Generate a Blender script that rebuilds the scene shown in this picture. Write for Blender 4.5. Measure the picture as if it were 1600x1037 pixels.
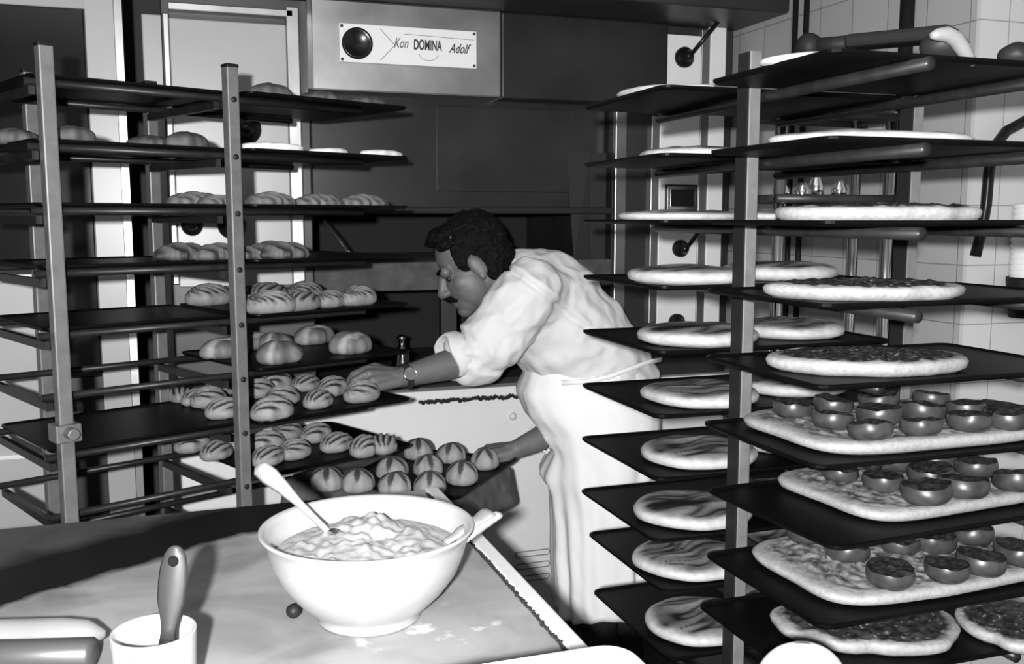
import bpy, bmesh, math, random
from mathutils import Vector, Matrix, noise
random.seed(7)
S = bpy.context.scene
COL = S.collection
for _o in list(bpy.data.objects): bpy.data.objects.remove(_o)

# ------------------------------------------------------------------ camera
H = 1.47
YAW = math.radians(18.8)
PIT = math.radians(6.8)
F = 1500.0
cY, sY, cP, sP = math.cos(YAW), math.sin(YAW), math.cos(PIT), math.sin(PIT)
cam_d = bpy.data.cameras.new('camera')
cam_d.sensor_width = 36.0
cam_d.lens = 36.0 * F / 1600.0
cam_d.clip_start = 0.02
cam = bpy.data.objects.new('camera', cam_d)
COL.objects.link(cam)
cam.location = (0, 0, H)
cam.rotation_euler = (math.pi / 2 - PIT, 0, -YAW)
S.camera = cam

# ------------------------------------------------------------------ light and exposure
S.view_settings.view_transform = 'Standard'
S.view_settings.look = 'None'
S.view_settings.gamma = 1.0
S.view_settings.use_curve_mapping = False
S.view_settings.exposure = 1.5
W = bpy.data.worlds.new('room_air'); S.world = W
W.use_nodes = True
W.node_tree.nodes['Background'].inputs[0].default_value = (0.5, 0.5, 0.5, 1)
W.node_tree.nodes['Background'].inputs[1].default_value = 0.01
RIGHT = Vector((cY, -sY, 0)); FWD = Vector((sY, cY, 0))
fl = bpy.data.lights.new('camera_flash', 'POINT')
fl.energy = 145.0
fl.shadow_soft_size = 0.02
flo = bpy.data.objects.new('camera_flash', fl); COL.objects.link(flo)
flo.location = RIGHT * -0.06 + FWD * -0.20 + Vector((0, 0, H + 0.055))
cl = bpy.data.lights.new('added_fill', 'AREA')  # weak overhead fill lamp, added; no fixture stands there
cl.shape = 'RECTANGLE'; cl.size = 1.4; cl.size_y = 0.2; cl.energy = 1.2
clo = bpy.data.objects.new('added_fill', cl); COL.objects.link(clo)
clo.location = (0.3, 1.0, 2.63)

# ------------------------------------------------------------------ places: photo measurements -> room metres
def ray(px, py):
    a = (px - 800.0) / F; b = (518.5 - py) / F
    return Vector((sY * cP, cY * cP, -sP)) + RIGHT * a + Vector((sY * sP, cY * sP, cP)) * b
def on_z(px, py, z):
    r = ray(px, py); t = (z - H) / r.z
    return Vector((0, 0, H)) + r * t
def on_y(px, py, y):
    r = ray(px, py); return Vector((0, 0, H)) + r * (y / r.y)
def on_x(px, py, x):
    r = ray(px, py); return Vector((0, 0, H)) + r * (x / r.x)
def at_d(px, py, d):
    r = ray(px, py); return Vector((0, 0, H)) + r * (d / (r.x * sY + r.y * cY))
def R(X, Y, z):                       # sideways, forward, height relative to eye level
    return RIGHT * X + FWD * Y + Vector((0, 0, H + z))
def proj(p):
    q = p - Vector((0, 0, H))
    d = q.x * sY * cP + q.y * cY * cP - q.z * sP
    u = q.x * sY * sP + q.y * cY * sP + q.z * cP
    return 800 + F * q.dot(RIGHT) / d, 518.5 - F * u / d

# ------------------------------------------------------------------ materials
def mat(name, g, rough=0.6, metal=0.0, spec=0.5, noise_s=0, noise_a=0.0, bump=0.0, bump_s=60, coat=0.0):
    m = bpy.data.materials.new(name); m.use_nodes = True
    nt = m.node_tree; b = nt.nodes['Principled BSDF']
    b.inputs['Base Color'].default_value = (g, g, g, 1)
    b.inputs['Roughness'].default_value = rough
    b.inputs['Metallic'].default_value = metal
    b.inputs['Specular IOR Level'].default_value = spec
    b.inputs['Coat Weight'].default_value = coat
    tc = nt.nodes.new('ShaderNodeTexCoord')
    if noise_a:
        n = nt.nodes.new('ShaderNodeTexNoise'); n.inputs['Scale'].default_value = noise_s
        n.inputs['Detail'].default_value = 5
        nt.links.new(tc.outputs['Object'], n.inputs['Vector'])
        mr = nt.nodes.new('ShaderNodeMapRange')
        mr.inputs[1].default_value = 0.3; mr.inputs[2].default_value = 0.7
        mr.inputs[3].default_value = max(0, g * (1 - noise_a)); mr.inputs[4].default_value = g * (1 + noise_a)
        nt.links.new(n.outputs['Fac'], mr.inputs[0])
        nt.links.new(mr.outputs[0], b.inputs['Base Color'])
    if bump:
        n2 = nt.nodes.new('ShaderNodeTexNoise'); n2.inputs['Scale'].default_value = bump_s
        n2.inputs['Detail'].default_value = 4
        nt.links.new(tc.outputs['Object'], n2.inputs['Vector'])
        bp = nt.nodes.new('ShaderNodeBump'); bp.inputs['Strength'].default_value = bump
        bp.inputs['Distance'].default_value = 0.01
        nt.links.new(n2.outputs['Fac'], bp.inputs['Height'])
        nt.links.new(bp.outputs['Normal'], b.inputs['Normal'])
    return m
def crust_mat(name, rough=0.65, amount=0.18, scale=60):
    m = bpy.data.materials.new(name); m.use_nodes = True
    nt = m.node_tree; b = nt.nodes['Principled BSDF']
    b.inputs['Roughness'].default_value = rough
    at = nt.nodes.new('ShaderNodeAttribute'); at.attribute_name = 'crust'
    tc = nt.nodes.new('ShaderNodeTexCoord')
    n = nt.nodes.new('ShaderNodeTexNoise'); n.inputs['Scale'].default_value = scale; n.inputs['Detail'].default_value = 6
    nt.links.new(tc.outputs['Object'], n.inputs['Vector'])
    mr = nt.nodes.new('ShaderNodeMapRange'); mr.inputs[1].default_value = .3; mr.inputs[2].default_value = .7
    mr.inputs[3].default_value = 1 - amount; mr.inputs[4].default_value = 1 + amount
    nt.links.new(n.outputs['Fac'], mr.inputs[0])
    mx = nt.nodes.new('ShaderNodeVectorMath'); mx.operation = 'SCALE'
    nt.links.new(at.outputs['Color'], mx.inputs[0]); nt.links.new(mr.outputs[0], mx.inputs['Scale'])
    nt.links.new(mx.outputs[0], b.inputs['Base Color'])
    bp = nt.nodes.new('ShaderNodeBump'); bp.inputs['Strength'].default_value = .25; bp.inputs['Distance'].default_value = .004
    nt.links.new(n.outputs['Fac'], bp.inputs['Height']); nt.links.new(bp.outputs['Normal'], b.inputs['Normal'])
    return m
def tile_mat(name, g, grout, axes, size=0.15):
    m = bpy.data.materials.new(name); m.use_nodes = True
    nt = m.node_tree; b = nt.nodes['Principled BSDF']; b.inputs['Roughness'].default_value = .45
    b.inputs['Specular IOR Level'].default_value = .3
    tc = nt.nodes.new('ShaderNodeTexCoord'); sp = nt.nodes.new('ShaderNodeSeparateXYZ'); cb = nt.nodes.new('ShaderNodeCombineXYZ')
    nt.links.new(tc.outputs['Object'], sp.inputs[0])
    nt.links.new(sp.outputs[axes[0]], cb.inputs[0]); nt.links.new(sp.outputs[axes[1]], cb.inputs[1])
    br = nt.nodes.new('ShaderNodeTexBrick'); br.offset = 0.0
    br.inputs['Color1'].default_value = (g, g, g, 1); br.inputs['Color2'].default_value = (g * .93,) * 3 + (1,)
    br.inputs['Mortar'].default_value = (grout,) * 3 + (1,)
    br.inputs['Scale'].default_value = 1.0
    br.inputs['Brick Width'].default_value = size; br.inputs['Row Height'].default_value = size
    br.inputs['Mortar Size'].default_value = 0.0016
    nt.links.new(cb.outputs[0], br.inputs['Vector']); nt.links.new(br.outputs['Color'], b.inputs['Base Color'])
    return m
M = dict(
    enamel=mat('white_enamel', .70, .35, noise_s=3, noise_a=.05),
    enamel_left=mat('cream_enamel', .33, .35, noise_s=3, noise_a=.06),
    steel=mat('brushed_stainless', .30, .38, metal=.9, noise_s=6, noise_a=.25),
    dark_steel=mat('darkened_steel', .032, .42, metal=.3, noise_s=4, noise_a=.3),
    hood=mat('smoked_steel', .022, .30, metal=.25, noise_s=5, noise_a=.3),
    chrome=mat('chrome', .75, .15, metal=1.0),
    soot=mat('soot', .008, .8),
    brick=mat('oven_stone', .055, .8, noise_s=18, noise_a=.4),
    black=mat('black_plastic', .008, .25, spec=.3),
    glass=mat('dark_glass', .008, .12, noise_s=3, noise_a=.4),
    rack=mat('grey_painted_steel', .12, .42, noise_s=40, noise_a=.15),
    rack_l=mat('grey_lacquered_steel', .095, .42, noise_s=40, noise_a=.15),
    arm=mat('worn_steel_bar', .013, .38, metal=.1, spec=.25, noise_s=30, noise_a=.3),
    tray=mat('black_iron', .0022, .45, spec=.07, noise_s=10, noise_a=.4),
    white=mat('white_plastic', .62, .35),
    china=mat('white_china', .38, .22),
    cream=mat('whipped_cream', .29, .5, noise_s=20, noise_a=.12, bump=.3, bump_s=40),
    cloth=mat('white_cotton', .54, .85, bump=.25, bump_s=30),
    apron=mat('white_apron_cotton', .70, .85, bump=.2, bump_s=18),
    darkcloth=mat('dark_canvas', .06, .9, noise_s=25, noise_a=.45),
    trousers=mat('dark_trousers', .02, .9, spec=.1),
    shoe=mat('dark_leather', .03, .5),
    skin=mat('skin', .10, .55, noise_s=30, noise_a=.12),
    hair=mat('dark_hair', .004, .7, spec=.1, noise_s=80, noise_a=.5, bump=.8, bump_s=120),
    eye=mat('eye', .012, .3),
    strap=mat('dark_strap', .02, .4),
    tomato=mat('tomato_flesh', .032, .36, spec=.4, noise_s=50, noise_a=.35),
    tomato_in=mat('tomato_pulp', .014, .5, spec=.2, noise_s=90, noise_a=.6),
    wood=mat('pale_wood', .2, .6, noise_s=12, noise_a=.12),
    darkwood=mat('dark_handle', .015, .5, spec=.2),
    grey_h=mat('grey_handle', .035, .5),
    spoon=mat('worn_steel', .6, .5, metal=.8),
    rod=mat('dull_steel', .10, .4, metal=.5),
    strip=mat('matte_dark', .012, .6, spec=.15),
    pipe=mat('dark_pipe', .008, .6, spec=.15),
    ink=mat('dark_ink', .03, .7),
    ink2=mat('faded_ink', .16, .7),
    floor=mat('floor_stone', .06, .5, noise_s=6, noise_a=.4),
    plaster=mat('plaster', .15, .9),
    wallback=mat('dim_wall', .05, .9),
    crust=crust_mat('bread_crust'),
    topping=crust_mat('focaccia_crust', .6, .16, 130),
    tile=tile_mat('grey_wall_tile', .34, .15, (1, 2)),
    tile_lit=tile_mat('lit_wall_tile', .50, .25, (0, 2)),  # paler copy of the wall tile: the pillar's stronger light put into its colour
)

# ------------------------------------------------------------------ mesh helpers
def finish(name, bm, m, parent=None, smooth=False, loc=None, bevel=0):
    me = bpy.data.meshes.new(name)
    bmesh.ops.recalc_face_normals(bm, faces=bm.faces)
    bm.to_mesh(me); bm.free()
    if m: me.materials.append(m)
    if smooth:
        for p in me.polygons: p.use_smooth = True
    o = bpy.data.objects.new(name, me); COL.objects.link(o)
    if parent: o.parent = parent
    if loc is not None: o.location = loc
    if bevel:
        md = o.modifiers.new('bevel', 'BEVEL'); md.width = bevel; md.segments = 2; md.limit_method = 'ANGLE'
    return o
def box(bm, lo, hi, rot=None, org=None):
    lo = Vector(lo); hi = Vector(hi)
    vs = [bm.verts.new((x, y, z)) for z in (lo.z, hi.z) for y in (lo.y, hi.y) for x in (lo.x, hi.x)]
    for f in ((0, 2, 3, 1), (4, 5, 7, 6), (0, 1, 5, 4), (2, 6, 7, 3), (0, 4, 6, 2), (1, 3, 7, 5)):
        bm.faces.new([vs[i] for i in f])
    return vs
def frame_of(d):
    d = d.normalized(); a = Vector((0, 0, 1)) if abs(d.z) < .9 else Vector((1, 0, 0))
    x = d.cross(a).normalized(); return x, d.cross(x).normalized()
def bar(bm, p, q, w, h):               # a straight bar of rectangular section, w sideways, h upright
    p = Vector(p); q = Vector(q); d = (q - p).normalized()
    up = Vector((0, 0, 1)) if abs(d.z) < .9 else Vector((0, 1, 0))
    s = d.cross(up).normalized() * (w / 2); u = s.cross(d).normalized() * (h / 2)
    vs = [bm.verts.new(c + a * s + b * u) for c in (p, q) for a, b in ((-1, -1), (1, -1), (1, 1), (-1, 1))]
    bm.faces.new(vs[:4][::-1]); bm.faces.new(vs[4:])
    for i in range(4): bm.faces.new((vs[i], vs[(i + 1) % 4], vs[4 + (i + 1) % 4], vs[4 + i]))
def tube(bm, pts, r, n=10, cap=True):
    pts = [Vector(p) for p in pts]; rs = r if isinstance(r, (list, tuple)) else [r] * len(pts)
    rings = []; x = None
    for i, p in enumerate(pts):
        d = (pts[min(i + 1, len(pts) - 1)] - pts[max(i - 1, 0)]).normalized()
        if x is None: x, y = frame_of(d)
        else:
            x = (x - d * x.dot(d)).normalized(); y = d.cross(x)
        rings.append([bm.verts.new(p + (x * math.cos(2 * math.pi * k / n) + y * math.sin(2 * math.pi * k / n)) * rs[i]) for k in range(n)])
    for a, b in zip(rings, rings[1:]):
        for k in range(n): bm.faces.new((a[k], a[(k + 1) % n], b[(k + 1) % n], b[k]))
    if cap: bm.faces.new(rings[0][::-1]); bm.faces.new(rings[-1])
def lathe(bm, prof, n=40, org=(0, 0, 0), axis=(0, 0, 1)):
    org = Vector(org); ax = Vector(axis).normalized()
    x, y = (Vector((1, 0, 0)), Vector((0, 1, 0))) if abs(ax.z) > .99 else frame_of(ax)
    rings = []
    for r, z in prof:
        if r < 1e-6: rings.append([bm.verts.new(org + ax * z)])
        else: rings.append([bm.verts.new(org + ax * z + (x * math.cos(2 * math.pi * k / n) + y * math.sin(2 * math.pi * k / n)) * r) for k in range(n)])
    for a, b in zip(rings, rings[1:]):
        for k in range(n):
            k2 = (k + 1) % n
            if len(a) == 1 and len(b) == 1: continue
            if len(a) == 1: bm.faces.new((a[0], b[k], b[k2]))
            elif len(b) == 1: bm.faces.new((a[k], a[k2], b[0]))
            else: bm.faces.new((a[k], a[k2], b[k2], b[k]))
def thing(name, label, cat, loc=(0, 0, 0), rz=0, group=None):
    o = bpy.data.objects.new(name, None); COL.objects.link(o)
    o.empty_display_size = .05
    o.location = loc; o.rotation_euler = (0, 0, rz)
    return tag(o, label, cat, group)
def tag(o, label, cat, group=None):
    o['label'] = label; o['category'] = cat
    if group: o['group'] = group
    return o
def struct(o):
    o['kind'] = 'structure'; return o
def sbox(name, lo, hi, m, parent=None, bevel=0, loc=None):
    bm = bmesh.new(); box(bm, lo, hi); return finish(name, bm, m, parent, bevel=bevel, loc=loc)
def dup(o, loc, rz):
    c = o.copy(); COL.objects.link(c); c.location = loc; c.rotation_euler = (0, 0, rz)
    for ch in o.children:
        d = ch.copy(); COL.objects.link(d); d.parent = c
        for g in ch.children:
            e = g.copy(); COL.objects.link(e); e.parent = d
    return c
def nz(p, s=1.0): return noise.noise(Vector(p) * s)
ORD = ['first', 'second', 'third', 'fourth', 'fifth', 'sixth', 'seventh', 'eighth', 'ninth', 'tenth', 'eleventh', 'twelfth', 'thirteenth', 'fourteenth', 'fifteenth']

# ------------------------------------------------------------------ the room
struct(sbox('floor', (-1.7, -1.6, -.05), (2.6, 4.1, 0), M['floor']))
struct(sbox('ceiling', (-1.7, -1.6, 2.7), (2.6, 4.1, 2.75), M['plaster']))
struct(sbox('wall_back', (-1.7, 4.0, 0), (2.6, 4.1, 2.7), M['wallback']))
struct(sbox('wall_left', (-1.75, -1.6, 0), (-1.65, 4.0, 2.7), M['wallback']))
struct(sbox('wall_front', (-1.65, -1.65, 0), (2.6, -1.55, 2.7), M['wallback']))
WX = 1.86; WY = 1.93
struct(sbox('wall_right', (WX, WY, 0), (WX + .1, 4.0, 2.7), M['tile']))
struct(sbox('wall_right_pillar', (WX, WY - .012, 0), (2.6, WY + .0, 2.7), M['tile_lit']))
struct(sbox('wall_right_return', (2.6, -1.6, 0), (2.65, WY, 2.7), M['tile']))
# pipes on the tiled wall
for i, (px, r, lab) in enumerate(((1237, .009, 'thin dark water pipe on grey tiled wall, the one nearer the oven'),
                                  (1254, .009, 'thin dark water pipe on grey tiled wall, just right of its twin'),
                                  (1409, .019, 'thick dark vertical pipe on the grey tiled wall'))):
    p = on_x(px, 200, WX - r - .004)
    bm = bmesh.new(); tube(bm, [(p.x, p.y, 0.0), (p.x, p.y, 2.7)], r, 12)
    o = finish('wall_pipe', bm, M['pipe'], smooth=True); tag(o, lab, 'pipe')
# black hose hanging on the pillar
hz = [on_y(px, py, WY - .04) for px, py in ((1640, 165), (1600, 190), (1572, 205), (1552, 232), (1545, 270), (1541, 320), (1533, 365), (1524, 400))]
bm = bmesh.new(); tube(bm, hz, .0135, 12)
tag(finish('black_hose', bm, M['black'], smooth=True), 'black rubber hose hanging in a bend against the pale tiled pillar', 'hose')
# ribbed white cups in a dark holder at the right edge
c0 = on_y(1606, 440, WY - .06)
t = thing('cup_holder', 'stack of ribbed white cups in a dark wall holder at the right edge', 'cup holder', (c0.x, c0.y, c0.z))
bm = bmesh.new(); pr = []
for k in range(14): pr += [(.042, .0 + k * .014), (.045, .004 + k * .014), (.045, .010 + k * .014), (.042, .0125 + k * .014)]
lathe(bm, [(0, 0)] + pr + [(0, .2)], 32); finish('cup_stack', bm, M['white'], t, True)
bm = bmesh.new(); lathe(bm, [(0, -.09), (.04, -.09), (.05, 0), (.05, .012), (.046, .012), (.044, 0), (0, 0)], 32); finish('holder', bm, M['pipe'], t, True)

# ------------------------------------------------------------------ the deck oven
OY = 3.0                                              # its front face
ov = thing('deck_oven', 'big steel deck oven with white enamel lower front behind the baker', 'oven', (0.86, OY, 0))
def opart(name, lo, hi, m, bevel=0, parent=None):
    o = (parent or ov)
    base = Vector((.86, OY, 0))
    bm = bmesh.new(); box(bm, Vector(lo) - base, Vector(hi) - base)
    return finish(name, bm, m, o, bevel=bevel)
def ox(px, py=500): return on_y(px, py, OY).x
def ozz(px, py): return on_y(px, py, OY).z
OL, OR_ = ox(262, 300), ox(1140, 300)
xl0, xl1 = ox(487, 250), ox(957, 250)                 # the mouth
z_sill = ozz(700, 606); z_m0 = ozz(700, 597); z_b0 = ozz(600, 455); z_b1 = ozz(600, 410)
z_h0 = ozz(700, 328); z_h1 = ozz(700, 152); ZT = ozz(600, 8)
# lower front with three vent slots and a button
low = opart('lower_front', (OL, OY, .08), (OR_, OY + .9, z_sill - .03), M['enamel'], .006)
opart('plinth', (OL + .03, OY + .05, 0), (OR_ - .03, OY + .85, .08), M['soot'])
for k in range(3):
    p = on_y(832, 864 + k * 19, OY - .0015); q = on_y(858, 864 + k * 19, OY); hw = abs(q.x - p.x)
    bm = bmesh.new(); hh = .0095; n = 8
    pts = [Vector((p.x + sx * (hw - hh * .6) + hh * .6 * math.cos(a), p.y, p.z + hh * math.sin(a))) for sx, a0 in ((1, -math.pi / 2), (-1, math.pi / 2)) for a in [a0 + math.pi * j / n for j in range(n + 1)]]
    pts.append(pts[0]); tube(bm, [v - Vector((.86, OY, 0)) for v in pts], .0018, 6, False)
    finish('vent_slot', bm, M['ink2'], ov)
p = on_y(801, 650, OY)
bm = bmesh.new(); lathe(bm, [(.013, 0), (.014, .004), (.010, .011), (0, .013)], 20, p - Vector((.86, OY, 0)), (0, -1, 0)); finish('button', bm, M['white'], ov, True)
# sill, stone floor of the lower deck
opart('sill', (OL, OY - .035, z_sill - .03), (OR_, OY + .03, z_sill), M['enamel'], .004)
bm = bmesh.new(); rr = random.Random(3); base = Vector((.86, OY, 0))
x = ox(650)
while x < ox(830):
    s = rr.uniform(.004, .009); c = Vector((x, OY - .036, z_sill - .034 + rr.uniform(-.004, .003))) - base
    bmesh.ops.create_icosphere(bm, subdivisions=1, radius=s, matrix=Matrix.Translation(c)); x += s * 1.1
o = finish('burnt_crumbs', bm, M['soot'], ov, True)
opart('deck_floor', (xl0, OY + .03, z_sill - .03), (xl1, OY + .9, z_m0), M['soot'])
opart('deck_divider', (xl0, OY + .0, z_b0), (xl1, OY + .9, z_b1), M['brick'], .004)
opart('oven_back', (xl0, OY + .86, z_sill), (xl1, OY + .9, z_h1), M['soot'])
opart('mouth_jamb', (ox(692), OY + .02, z_m0), (ox(716), OY + .05, z_b0), M['dark_steel'])
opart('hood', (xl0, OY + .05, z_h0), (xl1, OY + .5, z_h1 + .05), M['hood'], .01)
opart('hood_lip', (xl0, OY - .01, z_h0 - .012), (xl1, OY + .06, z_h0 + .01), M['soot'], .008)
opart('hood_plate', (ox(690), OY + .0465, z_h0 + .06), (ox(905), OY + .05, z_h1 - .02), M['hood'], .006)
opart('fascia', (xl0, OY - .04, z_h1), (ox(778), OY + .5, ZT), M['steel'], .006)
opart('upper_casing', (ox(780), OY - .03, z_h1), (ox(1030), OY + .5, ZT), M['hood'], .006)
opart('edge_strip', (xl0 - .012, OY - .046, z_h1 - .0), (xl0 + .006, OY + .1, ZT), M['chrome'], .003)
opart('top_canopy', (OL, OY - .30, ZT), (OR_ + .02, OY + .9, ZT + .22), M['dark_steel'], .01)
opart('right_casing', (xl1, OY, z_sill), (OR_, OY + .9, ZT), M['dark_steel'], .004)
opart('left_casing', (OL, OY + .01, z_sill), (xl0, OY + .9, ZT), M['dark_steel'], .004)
opart('column', (ox(957, 300), OY - .02, z_sill), (ox(975, 300), OY + .02, z_h1 - .02), M['steel'], .004)
bm = bmesh.new()
for a, b in ((ox(906, 360), ox(925, 360)), (ox(928, 360), ox(950, 360))):
    vs = [bm.verts.new(Vector(v) - base) for v in ((a, OY + .05, z_b1 + .0), (b, OY + .02, z_b1), (b, OY + .02, z_h1 - .16), (a - .03, OY + .05, z_h1 - .16))]
    bm.faces.new(vs)
o = finish('side_shield', bm, M['strip'], ov); md = o.modifiers.new('th', 'SOLIDIFY'); md.thickness = .006
# nameplate with porthole and lettering
n0, n1 = on_y(529, 36, OY - .045), on_y(744, 118, OY - .045)
npl = opart('nameplate', (n0.x, OY - .052, n1.z + .02), (n1.x, OY - .04, n0.z - .0), M['enamel'], .002)
pc = on_y(558, 68, OY - .053)
bm = bmesh.new(); lathe(bm, [(.046, 0), (.046, .008), (.040, .010), (.036, .006), (0, .009)], 40, pc - base, (0, -1, 0)); finish('porthole', bm, M['black'], npl, True)
bm = bmesh.new()
for sx in (n0.x + .008, n1.x - .008):
    for sz in (n1.z + .028, n0.z - .008):
        lathe(bm, [(.005, 0), (.004, .003), (0, .004)], 10, Vector((sx, OY - .052, sz)) - base, (0, -1, 0))
finish('screw_heads', bm, M['ink'], npl)
bm = bmesh.new(); zm = (n0.z + n1.z + .02) / 2; xx = pc.x + .09
bar(bm, Vector((xx - .02, OY - .0525, n0.z - .01)) - base, Vector((xx + .025, OY - .0525, zm)) - base, .0006, .002)
bar(bm, Vector((xx + .025, OY - .0525, zm)) - base, Vector((xx - .02, OY - .0525, n1.z + .03)) - base, .0006, .002)
finish('arrow_line', bm, M['ink2'], npl)
def writing(name, txt, x, z, size, shear, m, parent, bold=0.0, sx=1.0):
    cu = bpy.data.curves.new(name, 'FONT'); cu.body = txt; cu.size = size; cu.shear = shear; cu.extrude = .0006; cu.offset = bold
    tmp = bpy.data.objects.new(name, cu); COL.objects.link(tmp)
    bpy.context.view_layer.update()
    me = bpy.data.meshes.new_from_object(tmp.evaluated_get(bpy.context.evaluated_depsgraph_get()))
    bpy.data.objects.remove(tmp); me.name = name
    me.transform(Matrix.Translation(Vector((x, OY - .0527, z)) - base) @ Matrix.Rotation(math.pi / 2, 4, 'X') @ Matrix.Diagonal((sx, 1, 1, 1)))
    me.materials.clear(); me.materials.append(m)
    o = bpy.data.objects.new(name, me); COL.objects.link(o); o.parent = parent
    return o
pz = on_y(612, 84, OY - .053)
writing('lettering', 'Kon', pz.x + .006, zm - .006, .042, .4, M['ink'], npl, 0, .62)
writing('lettering', 'DOMINA', pz.x + .068, zm - .008, .042, .05, M['ink'], npl, .0012, .52)
writing('lettering', 'Adolf', pz.x + .180, zm - .012, .040, .5, M['ink'], npl, .0006, .68)
bm = bmesh.new()
tube(bm, [Vector((pz.x + .125 + .03 * math.cos(a) - .01, OY - .0527, zm - .02 + .02 * math.sin(a))) - base for a in [math.pi * (1 + j / 10) for j in range(11)]], .0008, 6)
bar(bm, Vector((pz.x + .04, OY - .0527, zm + .035)) - base, Vector((pz.x + .26, OY - .0527, zm + .03)) - base, .0006, .0015)
finish('flourish', bm, M['ink2'], npl)
# control panels
def panel(px0, px1, py0, py1, name='control_panel', dy=.02, m='enamel'):
    a = on_y(px0, py0, OY - dy); b = on_y(px1, py1, OY - dy)
    c = on_y(px0, (py0 + py1) / 2, OY - dy); d = on_y(px1, (py0 + py1) / 2, OY - dy)
    return opart(name, (c.x, OY - dy, b.z), (d.x, OY + .01, a.z), M[m], .003)
cpr = panel(1030, 1092, 52, 505)
panel(1092, 1106, 45, 505, 'panel_strip', .015, 'steel')
panel(1106, 1130, 30, 505, 'panel_strip', .02, 'enamel')
panel(1016, 1029, 180, 505, 'panel_strip', .018, 'steel')
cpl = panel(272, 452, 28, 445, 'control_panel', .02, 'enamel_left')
for (a, b, c_, d) in ((262, 458, 2, 27), (452, 472, 10, 445), (262, 272, 20, 445)):
    panel(a, b, c_, d, 'panel_frame', .03, 'steel')
def knob(px, py, r, par, lever=None):
    p = on_y(px, py, OY - .02) - base
    bm = bmesh.new(); lathe(bm, [(r, 0), (r * 1.02, .012), (r * .85, .018), (r * .5, .024), (r * .42, .045), (r * .3, .05), (0, .051)], 28, p, (0, -1, 0))
    k = finish('knob', bm, M['black'], par, True)
    if lever:
        q = on_y(lever[0], lever[1], OY - .10) - base
        bm = bmesh.new(); tube(bm, [p + Vector((0, -.045, 0)), q], .007, 10); finish('lever', bm, M['black'], k, True)
for a in ((1068, 90, .034, (1132, 22)), (1066, 250, .034, None), (1062, 388, .030, (1092, 362)), (1056, 503, .03, None)): knob(a[0], a[1], a[2], cpr, a[3])
for a in ((383, 202, .045, None), (362, 352, .040, None), (300, 352, .03, None)): knob(a[0], a[1], a[2], cpl, a[3])
a = on_y(1040, 288, OY - .024); b = on_y(1088, 330, OY - .024)
gauge = opart('gauge', (a.x, OY - .03, b.z), (b.x, OY - .015, a.z), M['black'], .002)
for (k, mm) in ((.006, 'chrome'), (.016, 'black')):
    opart('gauge_rim' if k < .01 else 'gauge_face', (a.x + k, OY - .032 - k * .1, b.z + k), (b.x - k, OY - .02, a.z - k), M[mm], 0, gauge if False else ov)
# lever with a bright tip and a chrome fitting in the mouth
bm = bmesh.new(); tube(bm, [at_d(506, 345, 2.9) - base, at_d(528, 372, 2.88) - base, at_d(543, 393, 2.87) - base], .004, 8); finish('damper_lever', bm, M['dark_steel'], ov, True)
bm = bmesh.new(); bmesh.ops.create_uvsphere(bm, u_segments=12, v_segments=8, radius=.009, matrix=Matrix.Translation(at_d(544, 394, 2.87) - base)); finish('lever_tip', bm, M['chrome'], ov, True)
fp = on_z(640, 562, z_m0); fp = Vector((ox(640), OY + .12, z_m0)) - base
bm = bmesh.new(); lathe(bm, [(0, 0), (.05, 0), (.05, .02), (.035, .05), (.03, .09), (.012, .11), (.012, .13), (.02, .14), (0, .15)], 24, fp); finish('steam_valve', bm, M['chrome'], ov, True)

# ------------------------------------------------------------------ cabinets and pillar left of the oven
pxa = on_y(137, 100, OY).x; pxb = on_y(181, 100, OY).x; pxc = on_y(194, 100, OY).x
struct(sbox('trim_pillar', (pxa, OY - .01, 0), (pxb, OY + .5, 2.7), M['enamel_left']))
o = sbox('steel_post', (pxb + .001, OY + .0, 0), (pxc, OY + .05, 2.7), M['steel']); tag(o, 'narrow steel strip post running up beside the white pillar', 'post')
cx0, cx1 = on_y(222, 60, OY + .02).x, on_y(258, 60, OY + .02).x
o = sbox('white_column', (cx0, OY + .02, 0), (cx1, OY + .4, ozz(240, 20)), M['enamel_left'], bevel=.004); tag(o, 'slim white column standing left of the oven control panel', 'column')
t = thing('glazed_cupboard', 'tall cupboard with dark glass door in the top left corner', 'cupboard', (pxa - .45, OY + .06, 0))
bx = lambda n, lo, hi, m, bv=0: sbox(n, lo, hi, M[m], t, bv)
bx('carcass', (-.6, .03, 0), (.449, .5, 2.4), 'dark_steel', .004)
bx('glass_door', (-.6, 0, 1.0), (.44, .03, 2.4), 'glass', .003)
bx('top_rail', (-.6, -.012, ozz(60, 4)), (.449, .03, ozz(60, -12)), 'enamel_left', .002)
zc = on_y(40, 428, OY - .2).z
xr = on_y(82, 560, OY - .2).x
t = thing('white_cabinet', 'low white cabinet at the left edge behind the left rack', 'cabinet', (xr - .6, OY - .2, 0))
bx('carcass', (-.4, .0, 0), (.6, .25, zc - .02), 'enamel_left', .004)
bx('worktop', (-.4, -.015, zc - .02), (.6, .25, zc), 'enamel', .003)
zt2 = on_y(40, 712, OY - .2).z
bx('trim_rail', (-.4, -.008, zt2 - .006), (.6, .01, zt2 + .006), 'white', .002)

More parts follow.
